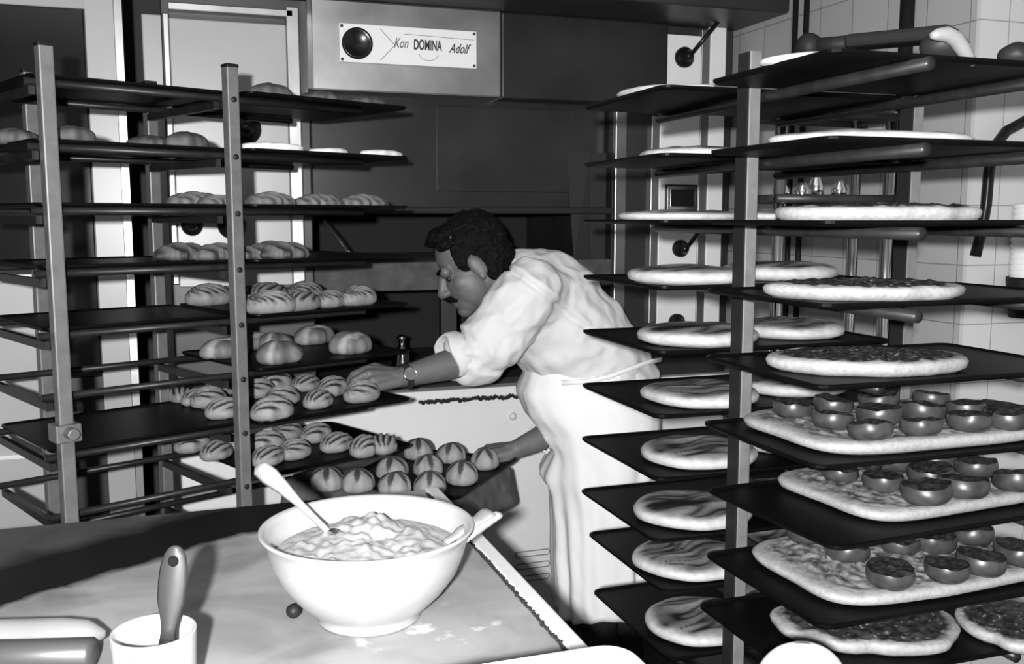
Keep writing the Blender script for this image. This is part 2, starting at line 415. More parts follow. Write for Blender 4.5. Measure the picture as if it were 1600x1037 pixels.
# ------------------------------------------------------------------ chrome trolley behind the right rack
T0 = Vector((1.36, 2.0, 0))
t = thing('chrome_trolley', 'chrome tube trolley with dark shelves between right rack and tiled wall', 'trolley', T0)
tw, td = .32, .13
for sx in (0, tw):
    for sy in (0, td):
        bm = bmesh.new(); tube(bm, [(sx, sy, .0), (sx, sy, H + .26)], .014, 14); finish('upright', bm, M['chrome'], t, True)
for zz in (H + .245, H + .045, H - .38, H - .8, .2):
    bm = bmesh.new()
    for p, q in (((-.02, -.016, zz), (tw + .04, -.016, zz)), ((-.02, td + .016, zz), (tw + .04, td + .016, zz)), ((0, 0, zz), (0, td, zz)), ((tw, 0, zz), (tw, td, zz))):
        tube(bm, [p, q], .011, 10)
    finish('shelf_rail', bm, M['dark_steel'], t, True)
    if zz < H: 
        sbox('shelf', (.0, .0, zz - .012), (tw, td, zz - .006), M['dark_steel'], t)
for k, (dx, dy, r, h) in enumerate(((.045, .06, .02, .05), (.10, .05, .02, .045), (.155, .07, .018, .07), (.21, .05, .018, .055))):
    bm = bmesh.new(); lathe(bm, [(0, 0), (r, 0), (r * 1.05, h * .6), (r * .6, h * .85), (r * .6, h), (0, h)], 20)
    o = finish('steel_canister', bm, M['chrome'], None, True, loc=T0 + Vector((dx, dy, H + .040)))
    tag(o, ('small shiny canister on the trolley shelf, %s from the left' % ORD[k]) , 'canister', 'canisters on the trolley')

# ------------------------------------------------------------------ racks
def tray_mesh(w, d, name='baking_tray'):
    bm = bmesh.new(); r = .02; th = .004
    pts = []
    for cx, cy, a0 in ((w - r, d - r, 0), (r, d - r, 90), (r, r, 180), (w - r, r, 270)):
        for j in range(6):
            a = math.radians(a0 + 18 * j); pts.append((cx + r * math.cos(a), cy + r * math.sin(a)))
    def ring(off, z):
        c = Vector((w / 2, d / 2)); out = []
        for x, y in pts:
            v = Vector((x, y)) - c
            out.append(bm.verts.new((c.x + v.x * (1 - off / (w / 2)), c.y + v.y * (1 - off / (d / 2)), z)))
        return out
    rs = [ring(0.004, 0), ring(0, th), ring(0, .008), ring(.003, .0085), ring(.008, th + .001)]
    for a, b in zip(rs, rs[1:]):
        for k in range(len(a)): bm.faces.new((a[k], a[(k + 1) % len(a)], b[(k + 1) % len(a)], b[k]))
    bm.faces.new(rs[0][::-1]); bm.faces.new(rs[-1])
    bmesh.ops.recalc_face_normals(bm, faces=bm.faces)
    me = bpy.data.meshes.new(name); bm.to_mesh(me); bm.free(); me.materials.append(M['tray'])
    return me
TT = .0055                                             # height of a tray's baking surface over its underside
# --- left rack: u runs along its long bars (right and away), v across (left and away)
U = Vector((.7264 * cY + .6873 * sY, -.7264 * sY + .6873 * cY, 0)); U.normalize()
V = Vector((-U.y, U.x, 0))
P1 = R(-.8655, 1.823, 0); P1.z = 0
def LP(u, v, z): return P1 + U * u + V * v + Vector((0, 0, z))
LZ = [H + .259 - .1196 * k for k in range(10)]         # tops of the bars, level 1 first
rzL = math.atan2(U.y, U.x)
lr = thing('bakery_rack', 'grey steel bakery rack on the left with rolls on its right side', 'rack', P1, rzL)
posts = ((0, 0), (.371, 0), (.354, .37), (.085, .37))
for (u, v) in posts:
    bm = bmesh.new(); box(bm, (u - .0135, v - .0135, .09), (u + .0135, v + .0135, H + .317))
    po = finish('post', bm, M['rack_l'], lr, bevel=.003)
    bm = bmesh.new(); box(bm, (u - .0142, v - .0142, H + .313), (u + .0142, v + .0142, H + .321)); finish('end_cap', bm, M['black'], po, bevel=.002)
for (u, v) in posts:
    bm = bmesh.new(); lathe(bm, [(0, -.012), (.04, -.012), (.045, -.008), (.045, .008), (.04, .012), (0, .012)], 20, (u, v, .045), (1, 0, 0))
    box(bm, (u - .02, v - .025, .045), (u + .02, v + .025, .092)); finish('castor', bm, M['black'], lr)
for k, z in enumerate(LZ):
    for v, ua in ((.0275, -.03), (.345, -.03)):
        bm = bmesh.new(); tube(bm, [(ua, v, z - .0075), (.72, v, z - .0075)], .0075, 12); finish('shelf_bar', bm, M['arm'], lr, True)
    for (a, b) in (((-.02, .0), (-.02, .33)), ((.345, .0), (.345, .335))):
        bm = bmesh.new(); bar(bm, (a[0], a[1] + .015, z - .024), (b[0], b[1] + .02, z - .024), .012, .016); finish('cross_bar', bm, M['arm'], lr)
bm = bmesh.new()
for k in range(0, 9):
    for (u, dz) in ((.371, -.012),):
        lathe(bm, [(.006, 0), (.006, .003), (.003, .004), (0, .004)], 12, (u, -.0135, LZ[k] + dz), (0, -1, 0))
finish('bolts', bm, M['arm'], lr, True)
bm = bmesh.new(); box(bm, (-.024, -.024, H - .43), (.024, .024, H - .395)); tube(bm, [(.0, -.02, H - .41), (.0, -.05, H - .41)], .012, 12)
finish('clamp', bm, M['rack_l'], lr, bevel=.003)
LTW, LTD = .43, .39
tm_r = tray_mesh(LTW, LTD); tm_l = tray_mesh(.40, .34)
def put_tray(me, loc, rz, label, group=None):
    o = bpy.data.objects.new('baking_tray', me); COL.objects.link(o); o.location = loc; o.rotation_euler = (0, 0, rz)
    return tag(o, label, 'tray', group)
what_r = ['crusty loaves', 'flat loaves', 'plaited loaves', 'twisted loaves', 'striped plaits', 'slashed buns', 'striped rolls', 'striped rolls']
for k in range(8):
    put_tray(tm_r, LP(.40, -.02, LZ[k] + .0005), rzL, 'black tray of %s, right half of left rack, %s level from top' % (what_r[k], ORD[k]))
for k in (0, 1, 2, 3, 4, 6):
    put_tray(tm_l, LP(-.02, .02, LZ[k] + .0005), rzL, 'black tray on the left half of left rack, %s level from top' % ORD[k])
# the tray of round rolls being slid out at the ninth level
q_near = R(-.129, 2.28, 0); q_right = R(.014, 2.655, 0)
ed = (q_right - q_near); rzH = math.atan2(ed.y, ed.x)
HTZ = LZ[8] + .006
tm_h = tray_mesh(.415, .36)
EDX = Vector((math.cos(rzH), math.sin(rzH), 0)); EDY = Vector((-EDX.y, EDX.x, 0))
q0 = Vector((q_near.x, q_near.y, HTZ + .006))
put_tray(tm_h, q0, rzH, 'black baking tray of round rolls held in the baker\'s right hand')
# dark cloth under that tray
bm = bmesh.new(); nx, ny = 44, 60; grid = []
for i in range(nx + 1):
    row = []
    for j in range(ny + 1):
        a = -.085 + (.36 + .085 - .02) * i / nx; b = -.10 + (.50 + .10) * j / ny
        z = 0.0; aa, bb = a, b
        if b < -.004:
            dd = -.004 - b; z -= dd * .93; bb = -.004 - .22 * dd + .012 * math.sin(a * 38) * dd * 8
        if a < -.004:
            dd = -.004 - a; z -= dd * .9; aa = -.004 - .25 * dd + .012 * math.sin(b * 33) * dd * 8
        z += .0008 * math.sin(a * 60 + b * 31)
        if a > .02 and .02 < b < .345: z = -.0005
        if b > .37: z += .008 * nz((a * 14, b * 14, 3)) * min(1, (b - .37) * 20) + .006
        v = q0 + EDX * aa + EDY * bb + Vector((0, 0, z - .0032)); row.append(bm.verts.new(v))
    grid.append(row)
for i in range(nx):
    for j in range(ny): bm.faces.new((grid[i][j], grid[i + 1][j], grid[i + 1][j + 1], grid[i][j + 1]))
o = finish('canvas_cloth', bm, M['darkcloth'], None, True); md = o.modifiers.new('th', 'SOLIDIFY'); md.thickness = .002
tag(o, 'dark canvas cloth hanging from under the tray of round rolls', 'cloth')

# --- right rack: bars along y through two posts, trays before and behind the posts
AX, AY, BX = .9, 1.42, 1.235
RZ = [H + .208 - .1103 * k for k in range(12)]
rr_ = thing('bakery_rack', 'grey steel bakery rack on the right full of focaccias and flat breads', 'rack', (AX, AY, 0))
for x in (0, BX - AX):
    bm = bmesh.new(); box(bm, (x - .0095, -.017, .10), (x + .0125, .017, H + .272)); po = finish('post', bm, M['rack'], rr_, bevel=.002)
    bm = bmesh.new(); box(bm, (x - .0125, -.0155, .11), (x - .0092, .0155, H + .270)); finish('side_strip', bm, M['strip'], po)  # thin dark strip over the left face of the post

    bm = bmesh.new(); box(bm, (x - .02, -.36, .08), (x + .02, .36, .115)); finish('foot', bm, M['rack'], rr_, bevel=.003)
    for y in (-.33, .33):
        bm = bmesh.new(); lathe(bm, [(0, -.012), (.036, -.012), (.04, -.008), (.04, .008), (.036, .012), (0, .012)], 20, (x, y, .04), (1, 0, 0)); finish('castor', bm, M['black'], rr_)
for y in (-.3, .3):
    bm = bmesh.new(); box(bm, (0, y - .015, .085), (BX - AX, y + .015, .11)); finish('base_bar', bm, M['rack'], rr_)
for z in RZ[:11]:
    for x, dx in ((0, .026), (BX - AX, -.026)):
        bm = bmesh.new(); tube(bm, [(x + dx, -.385 if z > H - .2 else -.32, z - .009), (x + dx, .37, z - .009)], .009, 10); finish('shelf_bar', bm, M['arm'], rr_, True)
tm_f = tray_mesh(.50, .313); tm_k = tray_mesh(.49, .34)
what_f = ['bread sticks', 'flat bread', 'topped oval focaccia', 'dark topped oval focaccia', 'wide oval focaccia', 'tomato focaccia', 'tomato focaccia', 'tomato focaccia', 'two dark topped focaccias']
what_k = ['thin flat bread', 'thin flat bread', 'flat bread', 'round breads', 'round breads', 'round breads', 'round breads', 'round breads', 'round breads', 'round breads']
FX, FY0 = .80, 1.068
for _k in (8,): RZ[_k] += .016
for k in range(10):
    tl = math.radians((0, 0, 0, 0, 0, 0, 4, 1, 0, 0)[k])
    if k < 9: put_tray(tm_f, (FX + .313 * math.sin(tl), FY0 + .313 * (1 - math.cos(tl)) - (.018 if tl else 0), RZ[k] + .0005), tl, 'black tray of %s, front half of right rack, %s level from top' % (what_f[k], ORD[k]))
    put_tray(tm_k, (.752 + (0, 0, 0, 0, 0, 0, 0, .0, .018, .03)[k], 1.442, RZ[k] + .0005), 0, 'black tray of %s, rear half of right rack, %s level from top' % (what_k[k], ORD[k]))

# ------------------------------------------------------------------ bread
def bread(name, outline, h, colf, bumpf=None, nth=72, ns=22, edge=.35, power=2.0, m='crust', under=.82):
    """a loaf on a flat base: outline(th) -> (x, y); a domed top; crust tone per point"""
    bm = bmesh.new(); lay = []
    top = bm.verts.new((0, 0, 0)); rings = []
    info = {}
    def zt(s): return h * (edge + (1 - edge) * max(0.0, 1 - s ** power) ** .5)
    bump = bumpf or (lambda x, y, s, th: 0.0)
    top.co.z = zt(0) + bump(0, 0, 0, 0); info[top] = colf(0, 0, 0, 0)
    for i in range(1, ns + 1):
        s = (i / ns) ** .85; ring = []
        for k in range(nth):
            th = 2 * math.pi * k / nth; x, y = outline(th); x *= s; y *= s
            v = bm.verts.new((x, y, max(.002, zt(s) + bump(x, y, s, th)))); info[v] = colf(x, y, s, th); ring.append(v)
        rings.append(ring)
    for s, z in ((.985, h * edge * .45), (under, 0.0)):
        ring = []
        for k in range(nth):
            th = 2 * math.pi * k / nth; x, y = outline(th)
            v = bm.verts.new((x * s, y * s, z)); info[v] = colf(x, y, 1.0, th); ring.append(v)
        rings.append(ring)
    for k in range(nth): bm.faces.new((top, rings[0][k], rings[0][(k + 1) % nth]))
    for a, b in zip(rings, rings[1:]):
        for k in range(nth): bm.faces.new((a[k], b[k], b[(k + 1) % nth], a[(k + 1) % nth]))
    bm.faces.new(rings[-1][::-1])
    bmesh.ops.recalc_face_normals(bm, faces=bm.faces)
    bm.verts.index_update(); bm.verts.ensure_lookup_table()
    cols = [info[v] for v in bm.verts]
    me = bpy.data.meshes.new(name); bm.to_mesh(me); bm.free()
    at = me.attributes.new('crust', 'FLOAT_COLOR', 'POINT')
    for i, g in enumerate(cols): at.data[i].color = (g, g, g, 1)
    for p in me.polygons: p.use_smooth = True
    me.materials.append(M[m])
    return me
def sup(rx, ry, p=2.0, wob=0.0, seed=0, lobes=3):
    def f(th):
        c, s = math.cos(th), math.sin(th)
        k = (abs(c / rx) ** p + abs(s / ry) ** p) ** (-1 / p)
        k *= 1 + wob * nz((c * lobes * .6, s * lobes * .6, seed * 3.7))
        return k * c, k * s
    return f
def lerp(a, b, t): t = min(1, max(0, t)); return a + (b - a) * t
def striped(rx, ry, h, n, seed, light=.20, dark=.014, shear=.25):
    def tt(x, y):
        q = ry * max(.12, 1 - (x / (rx * 1.08)) ** 2) ** .5
        return (y + shear * x) / q
    def st(x, y): return math.sin(tt(x, y) * n * 1.57 + seed + 2.0 * x / rx)
    def col(x, y, s, th):
        v = st(x, y); g = lerp(light, dark, (v + .05) * 2.2)
        if s > .9: g = lerp(g, light, (s - .9) * 10)
        return g * (1 + .15 * nz((x * 40, y * 40, seed)))
    def bump(x, y, s, th): return .004 * (-st(x, y)) * (1 - s ** 3) + .0025 * nz((x * 30, y * 30, seed * 5))
    return bread('striped_roll', sup(rx, ry, 2.1, .10, seed), h, col, bump, 64, 20, .38)
def kaiser(r, h, seed):
    def col(x, y, s, th):
        pet = .56 + .36 * math.cos(5 * th + seed) + .06 * nz((x * 60, y * 60, seed))
        ring = lerp(.04, .22, (s - pet) * 9)
        return ring * (1 + .2 * nz((x * 50, y * 50, seed)))
    def bump(x, y, s, th): return -.006 * max(0, math.cos(5 * th + seed)) * s * (1 - s) * 4 * .5 + .003 * nz((x * 35, y * 35, seed))
    return bread('round_roll', sup(r, r * .97, 2.0, .10, seed, 4), h, col, bump, 60, 20, .30)
def slashed(rx, ry, h, seed, base=.075, slash=.26):
    def d(x, y): return abs(y - ry * .25 * math.sin(x / rx * 2.2 + seed) + .42 * ry)
    def col(x, y, s, th):
        g = base + base * .6 * nz((x * 25, y * 25, seed))
        if s > .8: g = lerp(g, base * 1.8, (s - .8) * 4)
        return lerp(slash, g, (d(x, y) - .004) * 200)
    def bump(x, y, s, th): return .010 * nz((x * 16, y * 16, seed * 2)) * (1 - s * .4) - .006 * math.exp(-(d(x, y) / .006) ** 2) * (1 - s)
    return bread('slashed_bun', sup(rx, ry, 2.0, .28, seed), h, col, bump, 64, 20, .35)
def twisted(rx, ry, h, seed, light=.095, dark=.02, n=7):
    def st(x, y): return math.sin((x * 1.0 + y * .75) / rx * n * 1.57 + seed)
    def col(x, y, s, th): return lerp(light, dark, .5 + .6 * st(x, y)) * (1 + .2 * nz((x * 40, y * 40, seed)))
    def bump(x, y, s, th): return -.006 * st(x, y) * (1 - s ** 4) + .003 * nz((x * 30, y * 30, seed))
    return bread('plaited_loaf', sup(rx, ry, 2.2, .22, seed, 5), h, col, bump, 72, 20, .32)
def flat(rx, ry, h, seed, top=.30, rim=.62, amp=.35):
    def wav(x, y): return nz((x * 10 + seed, y * 34 + nz((x * 9, y * 9, seed)) * 1.5, seed)) 
    def col(x, y, s, th):
        g = top * (1.2 + amp * wav(x, y) * 1.4 - amp * 1.9 * math.exp(-(nz((x * 8 + seed, y * 42 + 2.2 * nz((x * 11, y * 11, seed)), seed * 2)) / .16) ** 2) + .2 * nz((x * 60, y * 60, 3)))
        return lerp(g, rim, (s - .80 + .05 * nz((math.cos(th) * 2, math.sin(th) * 2, seed))) * 7)
    def bump(x, y, s, th): return .0055 * wav(x, y) * (1 - s ** 4) - .002 * (1 - s)
    return bread('round_bread', sup(rx, ry, 2.0, .07, seed, 3), h, col, bump, 90, 24, .52, 3.5)
def focaccia(rx, ry, h, seed, p=2.0, kind='dark', wob=.08):
    def col(x, y, s, th):
        e = s + .06 * nz((x * 25, y * 25, seed + 9)) + .03 * nz((x * 70, y * 70, seed))
        t = nz((x * 75, y * 75, seed)) + .7 * nz((x * 170, y * 170, seed + 4))
        if kind == 'dark': inner = (lerp(.003, .034, .42 + t * .9) if nz((x * 150, y * 150, seed + 7)) < .42 else .12)
        else: inner = lerp(.03, .26, .5 + t * 1.1)
        return lerp(inner, .26, (e - .84) * 12)
    def bump(x, y, s, th):
        k = 1 - min(1, max(0, (s - .8) * 6))
        return k * (.0045 * nz((x * 60, y * 60, seed)) + .002 * nz((x * 140, y * 140, seed)) - .004) + .002 * nz((x * 22, y * 22, seed + 2))
    return bread('focaccia', sup(rx, ry, p, wob, seed, 4), h, col, bump, 150, 46, .5, 4.0, 'topping', .9)

groups = {}
def lay(me, name, cat, pos, rz, desc, place, group, scale=1.0):
    o = bpy.data.objects.new(name, me); COL.objects.link(o)
    o.location = pos; o.rotation_euler = (0, 0, rz); o.scale = (scale,) * 3
    o['category'] = cat; o['group'] = group
    groups.setdefault((desc, place), []).append(o)
    return o
def uv_at(px, v, z):                    # the point of a left-rack level at depth v seen in column px
    r = ray(px, 400); n = Vector((r.y, -r.x, 0))          # plane through the eye
    b = P1 + V * v; u = -b.dot(n) / U.dot(n)
    return LP(u, v, z)
rnd = random.Random(11)
# ---- left rack, right half
def on_level(lst, k, meshes, name, cat, desc, group, lift=.022, rot=(0, .6), place=None, zb=None):
    zt = (LZ[k] + .0005 + TT) if zb is None else zb
    for i, e in enumerate(lst):
        q = on_z(e[0], e[1], zt + lift); a = e[2] if len(e) > 2 else rnd.uniform(*rot); sc = e[3] if len(e) > 3 else rnd.uniform(.93, 1.07)
        lay(meshes[i % len(meshes)], name, cat, Vector((q.x, q.y, zt)), rzL + a, desc, place or ('%s tray level of the left rack' % ORD[k]), group, sc)
SR = [striped(.051, .034, .043, 7.6, 1, shear=.2), striped(.053, .033, .041, 8.6, 2.2, shear=-.1), striped(.049, .035, .044, 8, 4, shear=.35)]
on_level([(282, 614, 1.4, .85), (306, 618, .4, .85), (326, 621, .3), (348, 603), (352, 637), (404, 607), (430, 596), (478, 597), (441, 618), (519, 604), (497, 622, .5), (565, 613, .2), (424, 640, .1)], 6, SR, 'striped_roll', 'bread roll', 'striped oval roll', 'striped rolls on the seventh level', .02, (-.1, .5))
on_level([(300, 691), (338, 702, .5), (364, 688), (416, 688), (418, 711, .4), (461, 701, .4), (493, 676, .3), (526, 690, .3), (448, 673), (568, 697, .7), (599, 692, .9)], 7, SR, 'striped_roll', 'bread roll', 'striped roll', 'striped rolls on the eighth level', .02, (-.1, .5))
SB = [slashed(.062, .046, .05, 1), slashed(.064, .042, .048, 2.5), slashed(.056, .046, .055, 5)]
on_level([(434, 552, .2), (490, 524, .4), (545, 538, .1, .98), (428, 532, .2, .85), (352, 544, .2), (396, 532, .0, .8)], 5, SB, 'slashed_bun', 'bread', 'large pale-slashed bun', 'buns on the sixth level', .02)
SP = [striped(.060, .036, .046, 10.5, 3, .17, .014, .5), striped(.062, .036, .044, 10, 5.5, .16, .014, -.4), striped(.058, .038, .046, 11, 8, .18, .014, .6)]
on_level([(326, 466, .1), (416, 462, .2), (424, 478, .0), (476, 460, .3), (468, 474, .3), (560, 466, .3), (517, 469, .5, .85), (402, 476, 0, .85)], 4, SP, 'striped_plait', 'bread', 'dark striped plait', 'plaits on the fifth level', .015)
TW = [twisted(.068, .036, .034, 1), twisted(.062, .032, .032, 3), twisted(.066, .034, .036, 6)]
TX = [twisted(.068, .036, .026, 2, .13, .05, 11), twisted(.066, .034, .024, 5, .13, .05, 12)]
CR = [slashed(.058, .036, .040, 3, .045, .08), slashed(.054, .036, .038, 7, .045, .08)]
FL = [flat(.068, .035, .022, 1, .5, .62, .1), flat(.06, .034, .022, 4, .48, .62, .1)]
def row(lst, k, meshes, name, cat, desc, group, place=None):
    zt = LZ[k] + .0005 + TT
    for i, e in enumerate(lst):
        q = uv_at(e[0], e[1], zt)
        lay(meshes[i % len(meshes)], name, cat, q, rzL + rnd.uniform(-.2, .3), desc, place or ('%s tray level of the left rack' % ORD[k]), group, e[2] if len(e) > 2 else 1.0)
row([(446, .05), (400, .07, .85), (424, .22, .9), (286, .15), (340, .08)], 3, TW, 'plaited_loaf', 'bread', 'dark twisted loaf', 'loaves on the fourth level')
row([(310, .16), (345, .06, .8), (428, .06), (500, .07), (570, .08)], 2, TX, 'plaited_loaf', 'bread', 'low plaited loaf', 'loaves on the third level')
row([(298, .12), (246, .2, .95), (125, .08, .85), (36, .2, .9)], 1, CR, 'crusty_loaf', 'bread', 'low dark loaf', 'dark loaves on the second level')
row([(430, .05, 1.08), (517, .07, .9), (598, .06)], 1, FL, 'flat_loaf', 'bread', 'pale flat loaf', 'loaves on the second level')
row([(430, .10), (512, .12, 1.05), (578, .12, .95)], 0, CR, 'crusty_loaf', 'bread', 'crusty loaf', 'loaves on the first level')
# ---- round rolls on the held tray
KR = [kaiser(.042, .056, .3), kaiser(.043, .054, 1.7), kaiser(.041, .057, 3.1)]
zt = HTZ + .006 + TT
for i, (px, py) in enumerate(((654, 703), (705, 708), (757, 718), (669, 728), (612, 731), (722, 741), (559, 752), (617, 756), (672, 757), (511, 750))):
    q = on_z(px, py, zt + .022)
    lay(KR[i % 3], 'round_roll', 'bread roll', Vector((q.x, q.y, zt)), rnd.uniform(0, 6), 'round roll with dark star top', 'tray in the baker\'s right hand', 'round rolls on the held tray', rnd.uniform(.97, 1.04))
# ---- right rack, rear half: pairs of round breads
RB = [flat(.110, .104, .030, 1, .125, .34, .6), flat(.111, .102, .032, 4, .125, .34, .6), flat(.108, .104, .030, 7, .13, .34, .6)]
rear = {3: (1098, 432), 4: (1096, 524), 5: (1099, 616), 6: (1092, 707), 7: (1088, 800), 8: (1098, 886), 9: (1096, 972)}
for k in range(3, 10):
    z = RZ[k] + .0005 + TT
    q = on_z(rear[k][0], rear[k][1] + 2, z + .012); q.y = min(max(q.y, 1.55), 1.66)
    lay(RB[k % 3], 'round_bread', 'flat bread', Vector((q.x + .004, q.y, z)), rnd.uniform(-.3, .3), 'pale round bread', '%s rear tray of right rack' % ORD[k], 'round breads on the right rack')
    lay(RB[(k + 1) % 3], 'round_bread', 'flat bread', Vector((q.x + .228, q.y + .03 + rnd.uniform(-.012, .012), z)), rnd.uniform(-.3, .3), 'pale round bread', '%s rear tray of right rack' % ORD[k], 'round breads on the right rack')
TF = [flat(.12, .11, .020, 2, .16, .36), flat(.10, .10, .024, 5, .16, .36)]
for k, x, s in ((0, .875, 1.0), (1, .90, .9), (2, .875, .95), (2, 1.105, .78)):
    lay(TF[k % 2], 'flat_bread', 'flat bread', Vector((x, 1.60, RZ[k] + .0005 + TT)), .3 * k, 'thin pale flat bread', '%s rear tray of right rack' % ORD[k], 'thin breads on the rear trays')
# ---- right rack, front half
def front(me, k, px, py, rz, label, cat='focaccia', name='focaccia', y=None, dz=0):
    z = RZ[k] + .0005 + TT
    q = on_z(px, py, z + .012)
    o = bpy.data.objects.new(name, me); COL.objects.link(o); o.location = (q.x, q.y, z + dz); o.rotation_euler = (0, 0, rz)
    if y: 
        r = ray(px, 400); o.location.x = r.x / r.y * y; o.location.y = y
    return tag(o, label, cat)
front(flat(.15, .085, .022, 9, .18, .36), 1, 1352, 215, -.25, 'thin pale oval flat bread on front tray, second level of right rack', 'flat bread', 'flat_bread', y=1.2)
front(focaccia(.152, .095, .030, 1), 2, 1366, 345, -.3, 'long oval focaccia seen edge on, front tray at third level', y=1.185)
front(focaccia(.146, .088, .028, 2), 3, 1352, 455, -.3, 'oval focaccia with dark topping on front tray, fourth level', y=1.18)
front(focaccia(.150, .088, .030, 3), 4, 1352, 563, -.3, 'wide oval focaccia with mottled dark topping on front tray, fifth level')
tom = []
for sd in range(4):
    bm = bmesh.new(); n = 26; prof = [(.028, 0.0), (.0345, .007), (.036, .015), (.0355, .022), (.034, .0265)]
    rings = [[bm.verts.new(((r + .002 * nz((math.cos(6.283 * j / n) * 2, math.sin(6.283 * j / n) * 2, sd * 5 + z * 60))) * math.cos(6.283 * j / n), r * math.sin(6.283 * j / n), z + .004 * nz((math.cos(6.283 * j / n) * 1.5, math.sin(6.283 * j / n) * 1.5, sd * 7)) * (z / .02))) for j in range(n)] for r, z in prof]
    for a, b in zip(rings, rings[1:]):
        for j in range(n): bm.faces.new((a[j], a[(j + 1) % n], b[(j + 1) % n], b[j]))
    bm.faces.new(rings[0][::-1]); 
    bmesh.ops.recalc_face_normals(bm, faces=bm.faces)
    me = bpy.data.meshes.new('tomato_half'); bm.to_mesh(me); bm.free()
    me.materials.append(M['tomato'])
    for p in me.polygons: p.use_smooth = True
    bm = bmesh.new(); m_ = 6; rg = []
    c = bm.verts.new((0, 0, .0245))
    for i in range(1, m_ + 1):
        s = i / m_ ; rg.append([bm.verts.new((.034 * s * math.cos(6.283 * j / n), .034 * s * math.sin(6.283 * j / n), (.0266 if i == m_ else .0245 + .007 * nz((s * math.cos(6.283 * j / n) * 3, s * math.sin(6.283 * j / n) * 3, sd))) + (.004 * nz((math.cos(6.283 * j / n) * 1.5, math.sin(6.283 * j / n) * 1.5, sd * 7)) if i == m_ else 0))) for j in range(n)])
    for j in range(n): bm.faces.new((c, rg[0][j], rg[0][(j + 1) % n]))
    for a, b in zip(rg, rg[1:]):
        for j in range(n): bm.faces.new((a[j], b[j], b[(j + 1) % n], a[(j + 1) % n]))
    bmesh.ops.recalc_face_normals(bm, faces=bm.faces)
    me2 = bpy.data.meshes.new('pulp'); bm.to_mesh(me2); bm.free(); me2.materials.append(M['tomato_in'])
    tom.append((me, me2))
def tomato_focaccia(k, cx, cy, rx, ry, rz, pts, label, seed):
    z = RZ[k] + .0005 + TT
    t = thing('tomato_focaccia', label, 'focaccia', (cx, cy, z), rz)
    b = bpy.data.objects.new('bread_base', focaccia(rx, ry, .030, seed, 5.0, 'pale', .03)); COL.objects.link(b); b.parent = t
    inv = Matrix.Rotation(-rz, 3, 'Z')
    for i, (px, py) in enumerate(pts):
        q = on_z(px, py, z + .036); l = inv @ (q - Vector((cx, cy, z)))
        if abs(l.x) > rx - .02 or abs(l.y) > ry - .015: 
            l.x = min(max(l.x, -rx + .03), rx - .03); l.y = min(max(l.y, -ry + .025), ry - .025)
        a, b2 = tom[i % 4]
        o = bpy.data.objects.new('tomato_half', a); COL.objects.link(o); o.parent = t; o.location = (l.x, l.y, .0235)
        o.rotation_euler = (rnd.uniform(-.12, .12), rnd.uniform(-.12, .12), rnd.uniform(0, 6)); s = rnd.uniform(.82, 1.05); o.scale = (s, s, s)
        p = bpy.data.objects.new('pulp', b2); COL.objects.link(p); p.parent = o
tomato_focaccia(5, 1.060, 1.225, .222, .138, 0, [(1238, 637), (1300, 632), (1300, 655), (1375, 625), (1362, 671), (1375, 648), (1455, 622), (1440, 643), (1440, 665), (1510, 638), (1525, 660), (1590, 655), (1560, 640)], 'topmost of the three tomato focaccias, with many tomato halves', 11)
tomato_focaccia(6, 1.115, 1.245, .195, .135, math.radians(5), [(1312, 737), (1381, 752), (1400, 724), (1455, 742), (1463, 775), (1462, 720), (1525, 730), (1522, 767), (1590, 752)], 'middle of the three tomato focaccias, set back from its tray edge', 12)
tomato_focaccia(7, 1.075, 1.215, .222, .140, math.radians(2), [(1258, 832), (1325, 862), (1391, 898), (1405, 848), (1456, 845), (1480, 890), (1532, 880), (1520, 836), (1590, 865)], 'lowest of the three tomato focaccias, shadowed by the tray above', 13)
front(focaccia(.150, .098, .030, 5, wob=.12), 8, 1352, 975, -.42, 'large dark topped oval focaccia at the bottom right of the photo', name='focaccia')
front(focaccia(.085, .10, .028, 6, wob=.12), 8, 1590, 975, -.3, 'dark topped focaccia cut off by the right edge, beside the large one')
# ---- what lies on the top front tray
zt = RZ[0] + .0005 + TT
lay(flat(.10, .055, .016, 12, .36, .45, .1), 'flat_loaf', 'bread', Vector((.885, 1.19, zt)), -.3, 'pale flat loaf lying by the peel', 'top front tray of the right rack', 'bread on the top front tray')
pa = on_y(1264, 73, 1.31); pb = on_y(1492, 52, 1.12)
t = thing('oven_peel', 'dark long handled peel lying slanted on the top tray of right rack', 'peel', (0, 0, 0))
bm = bmesh.new(); tube(bm, [pa, pa.lerp(pb, .35)], .012, 12); finish('handle', bm, M['pipe'], t, True)
bm = bmesh.new(); bmesh.ops.create_uvsphere(bm, u_segments=16, v_segments=10, radius=.021, matrix=Matrix.Translation(pa)); finish('knob', bm, M['pipe'], t, True)
bm = bmesh.new(); bar(bm, pa.lerp(pb, .3), pb, .05, .020); finish('blade', bm, M['pipe'], t, bevel=.006)
bm = bmesh.new(); tube(bm, [on_y(a_, b_, 1.085) for a_, b_ in ((1455, 56), (1464, 54), (1478, 53), (1492, 60), (1503, 74), (1512, 88), (1522, 100))], [.004, .008, .0105, .011, .0105, .009, .005], 14)
tag(finish('bread_stick', bm, M['wood'], None, True), 'pale bent bread stick drooping over the end of the peel', 'bread stick')
